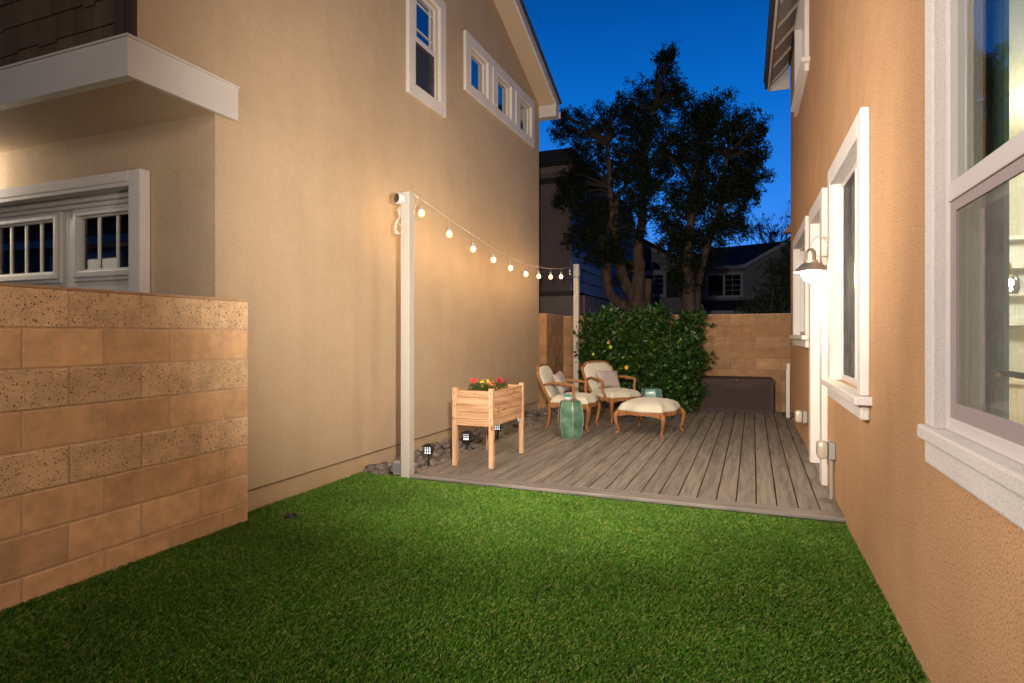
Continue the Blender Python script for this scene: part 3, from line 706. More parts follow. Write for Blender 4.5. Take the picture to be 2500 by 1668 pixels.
# wall lamp by the door
def wall_lamp():
    t = thing('wall_lamp', 'lit nautical gooseneck wall lamp between the door and the window', 'wall lamp', RW(-.002, 5.42, 1.93), RA)
    met = M('brushed_nickel', (.60, .55, .46), .4, metal=.9)
    MB().box((-.022, -.045, -.12), (0, .045, .09), .01).build('backplate', met, t)
    arm = [(-.02, 0, .02)]+[(-.075-.062*math.cos(a), 0, .06+.10*math.sin(a)) for a in np.linspace(0, PI, 14)][::-1][0:0]
    pts = cr([(-.02, 0, .02), (-.018, 0, .08), (-.045, 0, .145), (-.085, 0, .165), (-.122, 0, .14), (-.14, 0, .09), (-.14, 0, .06)], 6)
    MB().tube(pts, .005, 8).tube([(-.02, 0, .0), (-.14, 0, .01)], .004, 8).build('arm', met, t, smooth=True)
    MB().lathe([(.0, .075), (.02, .07), (.036, .05), (.040, .03), (.040, -.025), (.055, -.027), (.055, -.045), (.075, -.06), (.128, -.112), (.130, -.118), (.120, -.114), (.06, -.066), (.0, -.05)], 32, (-.14, 0, 0)).build('shade', met, t, smooth='auto')
    MB().sphere((-.14, 0, -.135), .068, 20, 12, (1, 1, 1.05)).build('globe', M('globe_lit', (1, .95, .8), emit=(1.0, .86, .55), estr=260), t, smooth=True)
    mb = MB()
    for k in range(4):
        a = k*PI/4+.3
        mb.tube([(-.14+math.cos(a)*.085*math.cos(q), math.sin(a)*.085*math.cos(q), -.115-.088*math.sin(q)) for q in np.linspace(0, PI, 13)], .0028, 6)
    mb.build('cage', met, t, smooth=True)
wall_lamp()

# electric boxes
def outlet(name, label, x, y, z, conduit):
    t = thing(name, label, 'outlet box', RW(x, y, z), RA)
    b = MB().box((-.045, -.055, -.065), (0, .055, .065), .006).build('box', m_grey, t)
    MB().box((-.125, -.056, -.068), (-.046, .056, .07), .03).build('cover', M('cover_plastic', (.50, .46, .36), .3, coat=.5), t, smooth='auto')
    if conduit: MB().tube([(-.022, 0, -.065), (-.022, 0, -z+.05)], .013, 12).build('conduit', M('conduit', (.36, .34, .34), .45), t, smooth='auto')
outlet('outlet_box', 'grey outlet box with bubble cover on a conduit at the near corner of the deck', -.003, 5.16, .42, True)
outlet('outlet_box', 'small outlet box with bubble cover low on the wall beyond the door', -.003, 7.35, .40, False)
hb = thing('hose_bib', 'small dark hose tap low on the orange wall at the deck edge', 'tap', RW(-.002, 8.9, .2), RA)
MB().tube([(0, 0, 0), (-.05, 0, 0), (-.07, 0, -.03)], .011, 10).build('spout', m_black, hb, smooth=True); mb = MB(); mb.T = Matrix.Translation((-.04, 0, .02)); mb.lathe([(.008, 0), (.008, .02), (.026, .022), (.026, .03), (.0, .03)], 14).build('handle', m_black, hb, smooth='auto')
jb = thing('junction_box', 'grey junction box standing in the rocks behind the white post', 'junction box', (-3.06, 4.80, 0), 0)
MB().box((-.05, -.03, 0), (.04, .04, .125), .008).build('box', m_grey, jb); MB().box((-.035, -.036, .02), (.03, -.031, .11), .004).build('cover_plate', M('plate', (.22, .21, .23), .4), jb)
lp = thing('utility_panel', 'white panel with rounded top standing at the far corner of the orange house', 'panel', (.50, 9.98, .05), 0)
pl = cr([(0, 0), (0, .74), (.03, .80), (.14, .77), (.30, .72)], 5)+[(.30, 0)]
MB().prism(pl, 0, -.022, .018).build('panel', m_vinyl, lp); MB().box((-.03, .0, .0), (-.023, .03, .72)).build('edge_strip', M('strip', (.8, .8, .82), .3), lp)

# ------------------------------------------------------------------ post, camera, string lights
def post(label, x, y, top):
    t = thing('post', label, 'post', (x, y, 0), 0, 'white posts carrying the string lights')
    mb = MB().box((-.045, -.045, -.02), (.045, .045, top), .004); mb.build('shaft', m_postp, t)
    return t
p1 = post('tall white square post at the near left corner of the deck', -2.93, 4.735, 2.60)
p2 = post('far white square post beside the lemon bush', -2.85, 10.12, 2.53)
mb = MB(); 
for k in range(3): mb.tube([(.0+.05*math.cos(a)*.3, .05+.01*k, 2.40+.045*math.sin(a)+k*.004) for a in np.linspace(0, 2*PI, 18)], .004, 6, closed=False)
mb.tube(cr([(.05, 0, 2.46), (.06, 0, 2.40), (.055, 0, 2.33)], 5), .004, 6); mb.build('cord_end', M('grey_cord', (.25, .24, .22), .5), p2)
MB().box((-.047, -.047, 2.30), (.047, .047, 2.312)).build('strap', m_brown, p2)
sc_t = thing('security_camera', 'round white security camera with black lens on top of the near post', 'camera', (-2.955, 4.685, 2.535))
R = Matrix.Rotation(math.radians(90), 4, 'X') @ Matrix.Identity(4); Rz = Matrix.Rotation(math.radians(-25), 4, 'Z')
mb = MB(); mb.T = Rz @ R; mb.lathe([(.03, -.01), (.052, 0), (.055, .02), (.055, .045), (.051, .058), (.044, .060)], 28).build('housing', m_vinyl, sc_t, smooth='auto')
mb = MB(); mb.T = Rz @ R; mb.lathe([(.0, .0605), (.042, .0605), (.042, .064), (.030, .070), (.0, .072)], 28).build('lens', M('lens', (.006, .006, .012), .08, spec=.8, coat=1), sc_t, smooth='auto')
cl = thing('cable_coil', 'coiled white cable hanging at the left side of the near post', 'cable', (-2.99, 4.75, 2.35))
mb = MB()
for k in range(6):
    mb.tube([(-.035+.045*math.cos(a)+rnd.uniform(-.004, .004), -.01+.012*math.sin(a*1.0)+k*.006, -.05+.075*math.sin(a)+rnd.uniform(-.004, .004)+k*.003) for a in np.linspace(0, 2*PI, 24)], .0035, 6)
mb.tube(cr([(.0, -.01, .14), (-.045, -.02, .10), (-.03, -.01, .05), (-.05, 0, 0), (-.01, -.01, -.05)], 6), .0045, 6)
mb.tube(cr([(.01, 0, .13), (-.02, .01, .08), (-.03, .02, .0), (.0, 0, -.06)], 6), .004, 6)
mb.build('coil', M('white_cable', (.62, .60, .54), .45), cl, smooth=True)
MB().box((-.03, -.02, .03), (.008, .02, .11), .005).build('plug_adapter', m_vinyl, cl)

def amber_halo():
    m = bpy.data.materials.new('amber_halo'); m.use_nodes = True; nt = m.node_tree; nt.nodes.clear()
    t = N(nt, 'ShaderNodeBsdfTransparent'); e = N(nt, 'ShaderNodeEmission'); e.inputs[0].default_value = (1, .50, .17, 1); e.inputs[1].default_value = 1.3  # amber glow around the lit filament, put into the bulb shell as emission
    a = N(nt, 'ShaderNodeAddShader'); o = N(nt, 'ShaderNodeOutputMaterial')
    nt.links.new(t.outputs[0], a.inputs[0]); nt.links.new(e.outputs[0], a.inputs[1]); nt.links.new(a.outputs[0], o.inputs[0]); return m
def strings():
    t = thing('string_lights', 'string of warm globe bulbs hanging from the near white post to the far one', 'string lights', (-2.93, 4.78, 0))
    wire = [(-2.93, 4.78, 2.575), (-2.93, 4.94, 2.598), (-2.92, 5.54, 2.50), (-2.91, 6.1, 2.418), (-2.9, 6.64, 2.343), (-2.89, 7.17, 2.295), (-2.89, 7.69, 2.278), (-2.88, 8.23, 2.288), (-2.87, 8.75, 2.316), (-2.86, 9.24, 2.367), (-2.86, 9.74, 2.439), (-2.85, 10.08, 2.50)]
    off = Vector((-2.93, 4.78, 0)); wp = [tuple(Vector(p)-off) for p in wire]
    wc = M('cord_beige', (.50, .45, .36), .6)
    mb = MB().tube(cr(wp, 5), .0034, 6)
    mb.tube(cr([(0, -.03, 2.60), (.02, .02, 2.62), (.01, .07, 2.61), (0, .16, 2.597)], 5), .003, 5); mb.tube(cr([(.01, .04, 2.60), (.035, .07, 2.57), (.02, .06, 2.48)], 5), .003, 5)
    mb.build('cord', wc, t, smooth=True)
    ms = M('socket_grey', (.30, .29, .25), .45); mg = M('bulb_lit', (1, .75, .4), emit=(1.0, .62, .28), estr=480); halo = amber_halo()
    for i in range(10):
        y = 4.98+i*.53 if i else 4.985
        y = [4.985, 5.53, 6.08, 6.62, 7.16, 7.72, 8.22, 8.73, 9.23, 9.74][i]
        zz = np.interp(y, [p[1] for p in wire], [p[2] for p in wire]); x = np.interp(y, [p[1] for p in wire], [p[0] for p in wire])
        P = Vector((x, y, zz))-off
        zb = [2.459, 2.345, 2.262, 2.205, 2.160, 2.135, 2.15, 2.185, 2.235, 2.329][i]-P.z+.0   # bulb centre below the cord
        b = MB(); sway = rnd.uniform(-.006, .006)
        b.tube([P, P+Vector((sway, 0, zb+.075))], .0022, 5); b.lathe([(.006, .078), (.017, .070), (.019, .045), (.017, .028), (.012, .024)], 12, tuple(P+Vector((sway, 0, zb))))
        s = b.build('socket', ms, t, smooth='auto')
        c = tuple(P+Vector((sway, 0, zb)))
        if i < 9:
            MB().sphere(c, .033, 16, 11, (1, 1, 1.15)).build('bulb', halo, s, smooth=True)
            MB().sphere(c, .0150, 12, 8, (1, 1, 1.3)).build('filament', mg, s, smooth=True)
        else: MB().sphere(c, .012, 10, 8, (1, 1, 1.6)).build('bulb', M('bulb_off', (.7, .7, .65), .2), s, smooth=True)
strings()

# path lights
def path_light(loc):
    t = thing('path_light', 'nearest small black lantern path light standing in the lava rocks', 'path light', loc, .2, 'lantern path lights in the rock bed')
    MB().tube([(0, 0, -.05), (0, 0, .15)], .011, 8).build('stake', m_black, t, smooth='auto')
    h = MB().box((-.036, -.036, .148), (.036, .036, .156), .002)
    for z in (.156, .178, .2, .222):
        ring(MB(), 0, 0, 0, (0, 0, 0, 0), (0, 0, 0, 0))
    for sx in (-1, 1):
        for v in (-.034, -.0115, .0115, .034):
            h.box((sx*.034-.003, v-.004, .156), (sx*.034+.003, v+.004, .225)); h.box((v-.004, sx*.034-.0028, .1562), (v+.004, sx*.034+.0028, .2248))
        for z in (.178, .201):
            h.box((sx*.034-.0026, -.034, z), (sx*.034+.0026, .034, z+.007)); h.box((-.034, sx*.034-.0024, z), (.034, sx*.034+.0024, z+.007))
    h.build('lantern_frame', m_black, t)
    MB().box((-.031, -.031, .1565), (.031, .031, .2245)).build('diffuser', M('lantern_lit', (.9, .95, 1), emit=(.90, 1.0, .95), estr=.9), t)
    MB().add([(-.06, -.06, .228), (.06, -.06, .228), (.06, .06, .228), (-.06, .06, .228), (-.018, -.018, .252), (.018, -.018, .252), (.018, .018, .252), (-.018, .018, .252)], [(3, 2, 1, 0), (0, 1, 5, 4), (1, 2, 6, 5), (2, 3, 7, 6), (3, 0, 4, 7), (4, 5, 6, 7)]).box((-.062, -.062, .2251), (.062, .062, .2279)).build('roof_cap', m_black, t)
    return t
pl0 = path_light((-2.935, 5.13, -.01))
for loc, lab in (((-2.905, 5.91, 0), 'small black lantern path light seen between the left legs of the wooden planter'), ((-2.87, 6.69, 0), 'black lantern path light under the far side of the wooden planter'), ((-2.875, 7.46, 0), 'farthest small path light partly hidden by the rear planter leg')):
    c = copy_tree(pl0); c.location = loc; c['label'] = lab

# ------------------------------------------------------------------ planter
def planter():
    x0, x1, y0, y1 = -2.675, -2.25, 5.125, 5.955
    c = Vector((x0, y0, .05)); t = thing('raised_planter', 'raised cedar planter box on four legs holding small flowers', 'planter', c)
    cedx = wood('cedar_x', (.60, .37, .22), (.34, .155, .07), 0, 17, .55, .18, True)
    cedy = wood('cedar_y', (.60, .37, .22), (.34, .155, .07), 1, 17, .55, .20, True)
    cedz = wood('cedar_z', (.66, .43, .27), (.42, .22, .11), 2, 17, .55, .06, True)
    W_, D = x1-x0, y1-y0; l = .045
    for a, b in ((0, 0), (W_-l, 0), (0, D-l), (W_-l, D-l)):
        lg = MB().box((a, b, 0), (a+l, b+l, .745), .003).build('leg', cedz, t)
        if b == 0:
            s = MB()
            for z in (.45, .57, .70):
                s.T = Matrix.Translation((a+l/2, b-.0005, z)) @ Matrix.Rotation(PI/2, 4, 'X'); s.lathe([(.006, 0), (.006, .001)], 8)
            s.build('screws', M('screw', (.08, .05, .03), .5), lg)
    zb, zt = .385, .722; n = 5; h = (zt-zb)/n
    for k in range(n):
        z0, z1 = zb+k*h+.003, zb+(k+1)*h
        nm = 'side_board'
        MB().box((l, .008, z0), (W_-l, .026, z1), .0025).build(nm, cedx, t); MB().box((l, D-.026, z0), (W_-l, D-.008, z1), .0025).build(nm, cedx, t)
        MB().box((W_-.026, l, z0), (W_-.008, D-l, z1), .0025).build(nm, cedy, t); MB().box((.008, l, z0), (.026, D-l, z1), .0025).build(nm, cedy, t)
    MB().box((.027, .027, .40), (W_-.027, D-.027, .66)).build('potting_soil', M('potting_soil', (.02, .014, .01), .95, bump=1, bscale=60, bdist=.01), t)
planter()
m_leaf = M('flower_leaf', (.07, .16, .025), .5, var=.4, vscale=30, island=.3)
def flower_plant(label, x, y, z, r, cols, n, nl):
    t = thing('flower_plant', label, 'flowers', (x, y, z))
    mb = MB()
    for i in range(nl):
        a = rnd.uniform(0, 6.28); q = rnd.uniform(0, 1)**.5*r; p = Vector((q*math.cos(a), q*math.sin(a), rnd.uniform(.01, .095)))
        d = Vector((math.cos(a)+rnd.uniform(-.6, .6), math.sin(a)+rnd.uniform(-.6, .6), rnd.uniform(-.2, .9))).normalized(); s = d.cross(Vector((0, 0, 1))).normalized()
        L = rnd.uniform(.022, .040); w = L*.4
        up = Vector((0, 0, .004)); mb.add([p, p+d*L*.5+s*w+up, p+d*L, p+d*L*.5-s*w+up], [(0, 1, 2, 3)])
    mb.build('foliage', m_leaf, t)
    for ci, (col, frac, cx_, cy_) in enumerate(cols):
        mb = MB(); m = max(3, int(n*frac))
        for i in range(m):
            a = rnd.uniform(0, 6.28); q = rnd.uniform(0, .034); c = Vector((cx_+q*math.cos(a), cy_+q*math.sin(a), rnd.uniform(.085, .135)))
            nrm = Vector((rnd.uniform(-.7, .7), rnd.uniform(-1.2, .2), rnd.uniform(.2, 1))).normalized(); u = nrm.orthogonal().normalized(); v = nrm.cross(u)
            for k in range(6):
                b = k*PI/3+rnd.random()*.3; e = u*math.cos(b)+v*math.sin(b); s_ = nrm.cross(e); rr = rnd.uniform(.013, .019)
                mb.add([c, c+e*rr*.6+s_*rr*.45+nrm*.002, c+e*rr, c+e*rr*.6-s_*rr*.45+nrm*.002], [(0, 1, 2, 3)])
            mb.tube([c-Vector((0, 0, .05)), c], .0012, 4)
        mb.build('blossoms', M('petal_%d' % round(sum(col)*1000), col, .6, island=.2), t)
flower_plant('red and yellow flowers growing in the near left half of the cedar planter', -2.50, 5.40, .725, .11, [((.75, .03, .03), .5, -.06, -.03), ((.85, .50, .02), .45, .02, -.01), ((.85, .55, .04), .2, .07, .03), ((.75, .05, .03), .3, .09, .02)], 16, 330)
flower_plant('crimson flowers growing in the far right half of the cedar planter', -2.42, 5.70, .715, .075, [((.40, .005, .03), .8, -.01, 0), ((.35, .005, .05), .3, .06, .03)], 16, 150)

# ------------------------------------------------------------------ chairs and ottoman
m_cw = wood('chair_wood', (.33, .150, .060), (.17, .07, .026), 2, 22, .5, .04)
m_up = M('upholstery', (.60, .58, .48), .9, var=.04, vscale=6, bump=.25, bscale=500, bdist=.0008, sheen=.2)
m_pil = M('pillow_fabric', (.42, .37, .35), .9, var=.06, vscale=8, bump=.3, bscale=400, bdist=.001)
def dome(mb, outline, z0, side, h, lip=.012):
    """upholstered cushion: outline (closed xy loop), boxed side then crowned top"""
    cx_ = sum(p[0] for p in outline)/len(outline); cy_ = sum(p[1] for p in outline)/len(outline); n = len(outline); vs = []; fs = []
    prof = [(1.0, 0), (1.012, side*.35), (1.012, side*.75), (.985, side)]+[(math.cos(q)*.97, side+h*math.sin(q)**.85) for q in np.linspace(.12, PI/2-.05, 9)]
    for s, z in prof:
        for p in outline: vs.append((cx_+(p[0]-cx_)*s, cy_+(p[1]-cy_)*s, z0+z))
    for i in range(len(prof)-1):
        for k in range(n): fs.append((i*n+k, i*n+(k+1) % n, (i+1)*n+(k+1) % n, (i+1)*n+k))
    vs.append((cx_, cy_, z0+side+h)); L = len(vs)-1
    for k in range(n): fs.append(((len(prof)-1)*n+k, (len(prof)-1)*n+(k+1) % n, L))
    fs.append(tuple(range(n-1, -1, -1))); mb.add(vs, fs)
def cabriole(x, y, dx, dy, h=.33, r=.026):
    """leg foot at about (x,y): knee bulges outward along (dx,dy)"""
    k = cr([(-.012, h+.005, r*1.25), (.028, h-.04, r*1.25), (.034, h*.72, r*1.05), (.014, h*.42, r*.72), (-.006, h*.2, r*.58), (.0, h*.07, r*.62), (.020, .022, r*.72), (.024, .0, r*.62)], 5)
    return [(x+dx*a, y+dy*a, b) for a, b, _ in k], [q for _, _, q in k]
def serp(hx, hy, wave):
    """serpentine-sided rectangle outline, ccw"""
    pts = []
    def side(a, b, out):
        for i in range(12):
            s = i/12; w = wave*(math.sin(s*PI)**2*1.0-.35*math.sin(2*PI*s)**2)
            pts.append((a[0]+(b[0]-a[0])*s+out[0]*w, a[1]+(b[1]-a[1])*s+out[1]*w))
    c = [(-hx, -hy), (hx, -hy), (hx, hy), (-hx, hy)]
    side(c[0], c[1], (0, -1)); side(c[1], c[2], (1, 0)); side(c[2], c[3], (0, 1)); side(c[3], c[0], (-1, 0)); return pts
def apron(mb, outline, zt, h, amp):
    """carved rail following the outline with a scalloped lower edge"""
    n = len(outline); vs = []; fs = []; cx_ = sum(p[0] for p in outline)/n; cy_ = sum(p[1] for p in outline)/n
    for i, p in enumerate(outline):
        s = (i % 12)/12; drop = h*(1-.0)+amp*(math.cos(2*PI*s*1)*.9+.35*math.cos(4*PI*s)) ; q = .94
        inn = (cx_+(p[0]-cx_)*q, cy_+(p[1]-cy_)*q)
        vs += [(p[0], p[1], zt), (p[0]*1.012, p[1]*1.012, zt-drop*.55), (p[0], p[1], zt-drop), (inn[0], inn[1], zt-drop), (inn[0], inn[1], zt)]
    for i in range(n):
        j = (i+1) % n
        for k in range(5): fs.append((i*5+k, j*5+k, j*5+(k+1) % 5, i*5+(k+1) % 5))
    mb.add(vs, fs)
def armchair(label, loc, rz, plabel):
    t = thing('armchair', label, 'armchair', loc, rz, 'carved wood armchairs on the deck')
    out = [(x+.02, y*(1.0 if x > 0 else .93)) for x, y in serp(.265, .285, .040)]
    mb = MB(); apron(mb, out, .355, .055, .012); mb.build('seat_rail', m_cw, t, smooth='auto')
    mb = MB(); dome(mb, [(x*.965+.001, y*.965) for x, y in out], .352, .03, .09); mb.build('seat_cushion', m_up, t, smooth=True)
    for sy in (-1, 1):
        p, r = cabriole(.262, sy*.268, .75, sy*.66); MB().tube(p, r, 10).build('leg', m_cw, t, smooth=True)
        # rear leg runs up into the raked stile
        pr = cr([(-.315, sy*.215, 0, .017), (-.285, sy*.215, .06, .016), (-.262, sy*.22, .18, .02), (-.262, sy*.225, .33, .026)], 5)
        MB().tube([q[:3] for q in pr], [q[3] for q in pr], 10).build('leg', m_cw, t, smooth=True)
        ar = cr([(-.325, sy*.250, .585, .017), (-.20, sy*.288, .612, .019), (-.05, sy*.312, .606, .023), (.055, sy*.315, .598, .021), (.096, sy*.312, .580, .021), (.092, sy*.305, .50, .019), (.105, sy*.300, .43, .018), (.15, sy*.292, .37, .021), (.16, sy*.288, .325, .022)], 6)
        MB().tube([q[:3] for q in ar], [q[3] for q in ar], 10, flat=1.0).build('arm', m_cw, t, smooth=True)
        pad = cr([(-.23, sy*.282, .628, .010), (-.15, sy*.298, .634, .020), (-.06, sy*.311, .630, .020), (.0, sy*.314, .618, .010)], 4)
    # cartouche back in a raked plane
    def BP(u, v): # u across, v up from .37
        return (-.258-v*.31-.02*math.sin(v*4), u*1.09, .37+v*.87)
    loop2 = [(-.20, .02), (-.225, .12), (-.250, .26), (-.262, .39), (-.255, .435), (-.235, .455), (-.185, .510), (-.155, .524), (0, .535), (.155, .524), (.185, .510), (.235, .455), (.255, .435), (.262, .39), (.250, .26), (.225, .12), (.20, .02), (.10, -.0), (0, .005), (-.10, .0)]
    lp = cr(loop2, 3, closed=True)
    mb = MB(); mb.tube([BP(*p) for p in lp], .0225, 8, closed=True); mb.build('back_frame', m_cw, t, smooth=True)
    for sy in (-1, 1): MB().tube([(-.262, sy*.222, .32), BP(sy*.205, .03), BP(sy*.222, .14)], [.025, .022, .018], 8).build('stile', m_cw, t, smooth=True)
    mb = MB(); n = len(lp); vs = []; fs = []; cxm, cym = 0, .27
    nrm = Vector((.95, 0, .31))
    prof = [(.96, 0), (.94, .018), (.86, .034), (.65, .046), (.35, .052)]
    for sgn in (1, -1):
        vs = []; fs = []
        for s, d in prof:
            for p in lp: vs.append(Vector(BP(cxm+(p[0]-cxm)*s, cym+(p[1]-cym)*s))+nrm*d*sgn*(1 if sgn > 0 else .5))
        for i in range(len(prof)-1):
            for k in range(n): fs.append((i*n+k, i*n+(k+1) % n, (i+1)*n+(k+1) % n, (i+1)*n+k))
        vs.append(Vector(BP(cxm, cym))+nrm*.053*sgn*(1 if sgn > 0 else .5)); L = len(vs)-1
        for k in range(n): fs.append(((len(prof)-1)*n+k, (len(prof)-1)*n+(k+1) % n, L))
        mb.add(vs, fs)
    mb.build('back_cushion', m_up, t, smooth=True)
    return t
def pillow(label, loc, rot, w=.40, h=.30, th=.11):
    V = []; n = 18; F = []
    for side in (1, -1):
        for i in range(n+1):
            for j in range(n+1):
                u, v = i/n*2-1, j/n*2-1
                pin = 1-.10*(1-abs(u)**2)*abs(v)**3; pin2 = 1-.10*(1-abs(v)**2)*abs(u)**3
                z = th/2*max(0, (1-u**4))**.55*max(0, (1-v**4))**.55*(1-.10*noise.noise(Vector((u*2, v*2, 3*side))))
                V.append((u*w/2*pin2, v*h/2*pin, side*z))
        b = 0 if side == 1 else (n+1)**2
        for i in range(n):
            for j in range(n):
                q = (b+i*(n+1)+j, b+(i+1)*(n+1)+j, b+(i+1)*(n+1)+j+1, b+i*(n+1)+j+1); F.append(q if side == 1 else q[::-1])
    mb = MB(); mb.add(V, F); o = mb.build('throw_pillow', m_pil, smooth=True); o.location = loc; o.rotation_euler = rot
    tag(o, label, 'pillow', 'grey throw pillows on the armchairs'); return o
A1 = (-2.255, 7.83, .05); A2 = (-1.90, 8.80, .05); R2 = math.radians(-38)
armchair('carved wood armchair with cream upholstery seen from its side beside the green stool', A1, 0, '')
armchair('carved wood armchair with cream upholstery facing the ottoman in front of the lemon bush', A2, R2, '')
def on_chair(A, rz, x, y, z): return Matrix.Translation(A) @ Matrix.Rotation(rz, 4, 'Z') @ Vector((x, y, z))
def pil_rot(rz, lean, twist=0):
    return (Matrix.Rotation(rz, 4, 'Z') @ Matrix.Rotation(PI/2, 4, 'Z') @ Matrix.Rotation(PI/2-lean, 4, 'X') @ Matrix.Rotation(twist, 4, 'Z')).to_euler()
pillow('grey square throw pillow leaning in the side facing armchair', on_chair(A1, 0, -.185, .03, .60), pil_rot(0, .42, .10), .38, .30)
pillow('mauve grey lumbar pillow leaning in the armchair before the lemon bush', on_chair(A2, R2, -.185, .03, .585), pil_rot(R2, .40, -.06), .42, .28)
def ottoman():
    c = (-1.225, 7.80, .05); t = thing('ottoman', 'cream upholstered ottoman with carved wood rail and cabriole legs', 'ottoman', c, math.radians(-14))
    out = serp(.295, .335, .058)
    mb = MB(); apron(mb, out, .30, .055, .014); mb.build('seat_rail', m_cw, t, smooth='auto')
    mb = MB(); dome(mb, [(x*.97, y*.97) for x, y in out], .297, .035, .115); mb.build('seat_cushion', m_up, t, smooth=True)
    for sx in (-1, 1):
        for sy in (-1, 1):
            p, r = cabriole(sx*.292, sy*.325, sx*.7, sy*.7, .285, .025); MB().tube(p, r, 10).build('leg', m_cw, t, smooth=True)
ottoman()

# garden stools
def glaze():
    m = bpy.data.materials.new('celadon_glaze'); m.use_nodes = True; nt = m.node_tree; b = nt.nodes['Principled BSDF']
    b.inputs['Roughness'].default_value = .28; b.inputs['Coat Weight'].default_value = .6
    tc = N(nt, 'ShaderNodeTexCoord'); no = N(nt, 'ShaderNodeTexNoise'); no.inputs['Scale'].default_value = 9; no.inputs['Detail'].default_value = 8; nt.links.new(tc.outputs['Object'], no.inputs['Vector'])
    rp = N(nt, 'ShaderNodeValToRGB'); ramp(rp, [(.25, (.045, .11, .075)), (.5, (.085, .20, .14)), (.66, (.15, .28, .21)), (.8, (.36, .42, .32))]); nt.links.new(no.outputs['Fac'], rp.inputs[0]); nt.links.new(rp.outputs[0], b.inputs['Base Color'])
    return m
m_gl = glaze(); m_gl2 = M('glaze_edge', (.45, .47, .38), .35, coat=.4)
def stool(label, loc, rz, teal=False):
    t = thing('garden_stool', label, 'garden stool', loc, rz, 'ceramic garden stools on the deck')
    prof = [(.118, 0), (.124, .01), (.136, .07), (.146, .14), (.151, .22), (.148, .30), (.138, .38), (.126, .43), (.120, .442), (.06, .447), (0, .448)]
    V = []; F = []; seg = 72; mb = MB()
    def hexr(a): # rounded hexagon
        q = (a % (PI/3))-PI/6; return .93/math.cos(q)
    for r, z in prof:
        for k in range(seg):
            a = 2*PI*k/seg; rr = r*hexr(a)
            if (.02 < z < .10 or .33 < z < .43) and r > .1: rr += .0024*(1 if k % 2 else -1)
            V.append((rr*math.cos(a), rr*math.sin(a), z))
    for i in range(len(prof)-1):
        for k in range(seg): F.append((i*seg+k, i*seg+(k+1) % seg, (i+1)*seg+(k+1) % seg, (i+1)*seg+k))
    F.append(tuple(range(seg-1, -1, -1))); mb.add(V, F)
    mb.build('body', m_gl if not teal else M('teal_glaze', (.13, .30, .28), .25, var=.3, vscale=12, coat=.6), t, smooth='auto')
    mb = MB()
    for k in range(6):
        a = k*PI/3; mb.tube([((r*hexr(a)+.0005)*math.cos(a), (r*hexr(a)+.0005)*math.sin(a), z) for r, z in prof[1:9]], .0028, 6)
    mb.build('edge_ribs', m_gl2, t, smooth=True)
    mb = MB(); rr = .146
    for k in (5, 2):
        a = k*PI/3+PI/6; c = Vector((rr*.935*math.cos(a), rr*.935*math.sin(a), .255)); mb.T = Matrix.Translation(c) @ Matrix.Rotation(a, 4, 'Z') @ Matrix.Rotation(PI/2, 4, 'Y'); mb.lathe([(.022, 0), (.022, .0022), (.0, .0022)], 16)
    mb.build('hole', m_dark, t)
stool('weathered green glazed hexagonal garden stool carrying a small pot in front', (-2.075, 7.10, .05), math.radians(-3.3))
stool('teal glazed garden stool mostly hidden behind the ottoman by the bush', (-1.42, 9.20, .05), math.radians(0), True)
pt = thing('succulent_pot', 'small white bowl with a blue green succulent on the green stool', 'potted plant', (-2.10, 7.06, .499))
MB().lathe([(.03, 0), (.045, .008), (.057, .03), (.060, .05), (.055, .05), (.05, .04), (0, .038)], 24).build('bowl', M('bowl_white', (.72, .70, .70), .35), pt, smooth='auto')
mb = MB()
for i in range(90):
    a = rnd.uniform(0, 6.28); q = rnd.uniform(0, .055); e = Vector((math.cos(a)*q, math.sin(a)*q, .045)); d = Vector((math.cos(a)*rnd.uniform(.2, 1), math.sin(a)*rnd.uniform(.2, 1), rnd.uniform(.5, 1))).normalized()
    L = rnd.uniform(.02, .04); mb.tube([e, e+d*L*.6, e+d*L], [.004, .0065, .001], 5)
mb.build('succulent', M('succulent', (.10, .36, .28), .5, island=.3), pt, smooth=True)

# storage box
def storage():
    t = thing('storage_box', 'dark brown plastic deck storage box against the block wall', 'storage box', (-.80, 10.365, .05))
    m = M('brown_resin', (.060, .036, .036), .8, var=.05, bump=.2, bscale=200); m2 = M('brown_resin_dark', (.036, .022, .022), .85)
    w, d, h = 1.105, .375, .515; mb = MB()
    mb.box((0, .008, 0), (w, d, h-.001), .006)
    mb.box((0, 0, .0), (.045, .0075, h-.002)); mb.box((w-.045, 0, 0), (w, .0075, h-.002)); mb.box((.0455, 0, 0), (w-.0455, .0075, .055)); mb.box((.0455, 0, h-.055), (w-.0455, .0075, h-.002))
    mb.prism([(.34, h-.056), (w-.34, h-.056), (w-.40, h-.105), (.40, h-.105)], 1, .0, .0076)
    mb.build('body', m, t)
    rb = MB(); x = .06
    while x < w-.06: rb.box((x, .003, .06), (x+.008, .0078, h-.12 if .33 < x < w-.34 else h-.06)); x += .0175
    rb.build('ribbed_panel', m2, t)
    MB().add([(-.008, -.012, h), (w+.008, -.012, h), (w+.008, d+.005, h), (-.008, d+.005, h), (-.008, -.012, h+.02), (w+.008, -.012, h+.02), (w-.03, d-.01, h+.045), (.03, d-.01, h+.045)], [(3, 2, 1, 0), (0, 1, 5, 4), (1, 2, 6, 5), (2, 3, 7, 6), (3, 0, 4, 7), (4, 5, 6, 7)]).build('lid', m, t)
    MB().box((w/2-.07, -.010, h-.042), (w/2+.07, -.001, h-.03), .002).build('handle', m2, t)
    MB().box((w/2-.008, -.0155, h+.002), (w/2+.008, -.0125, h+.014)).build('clasp', M('clasp', (.4, .38, .36), .3), t)
storage()

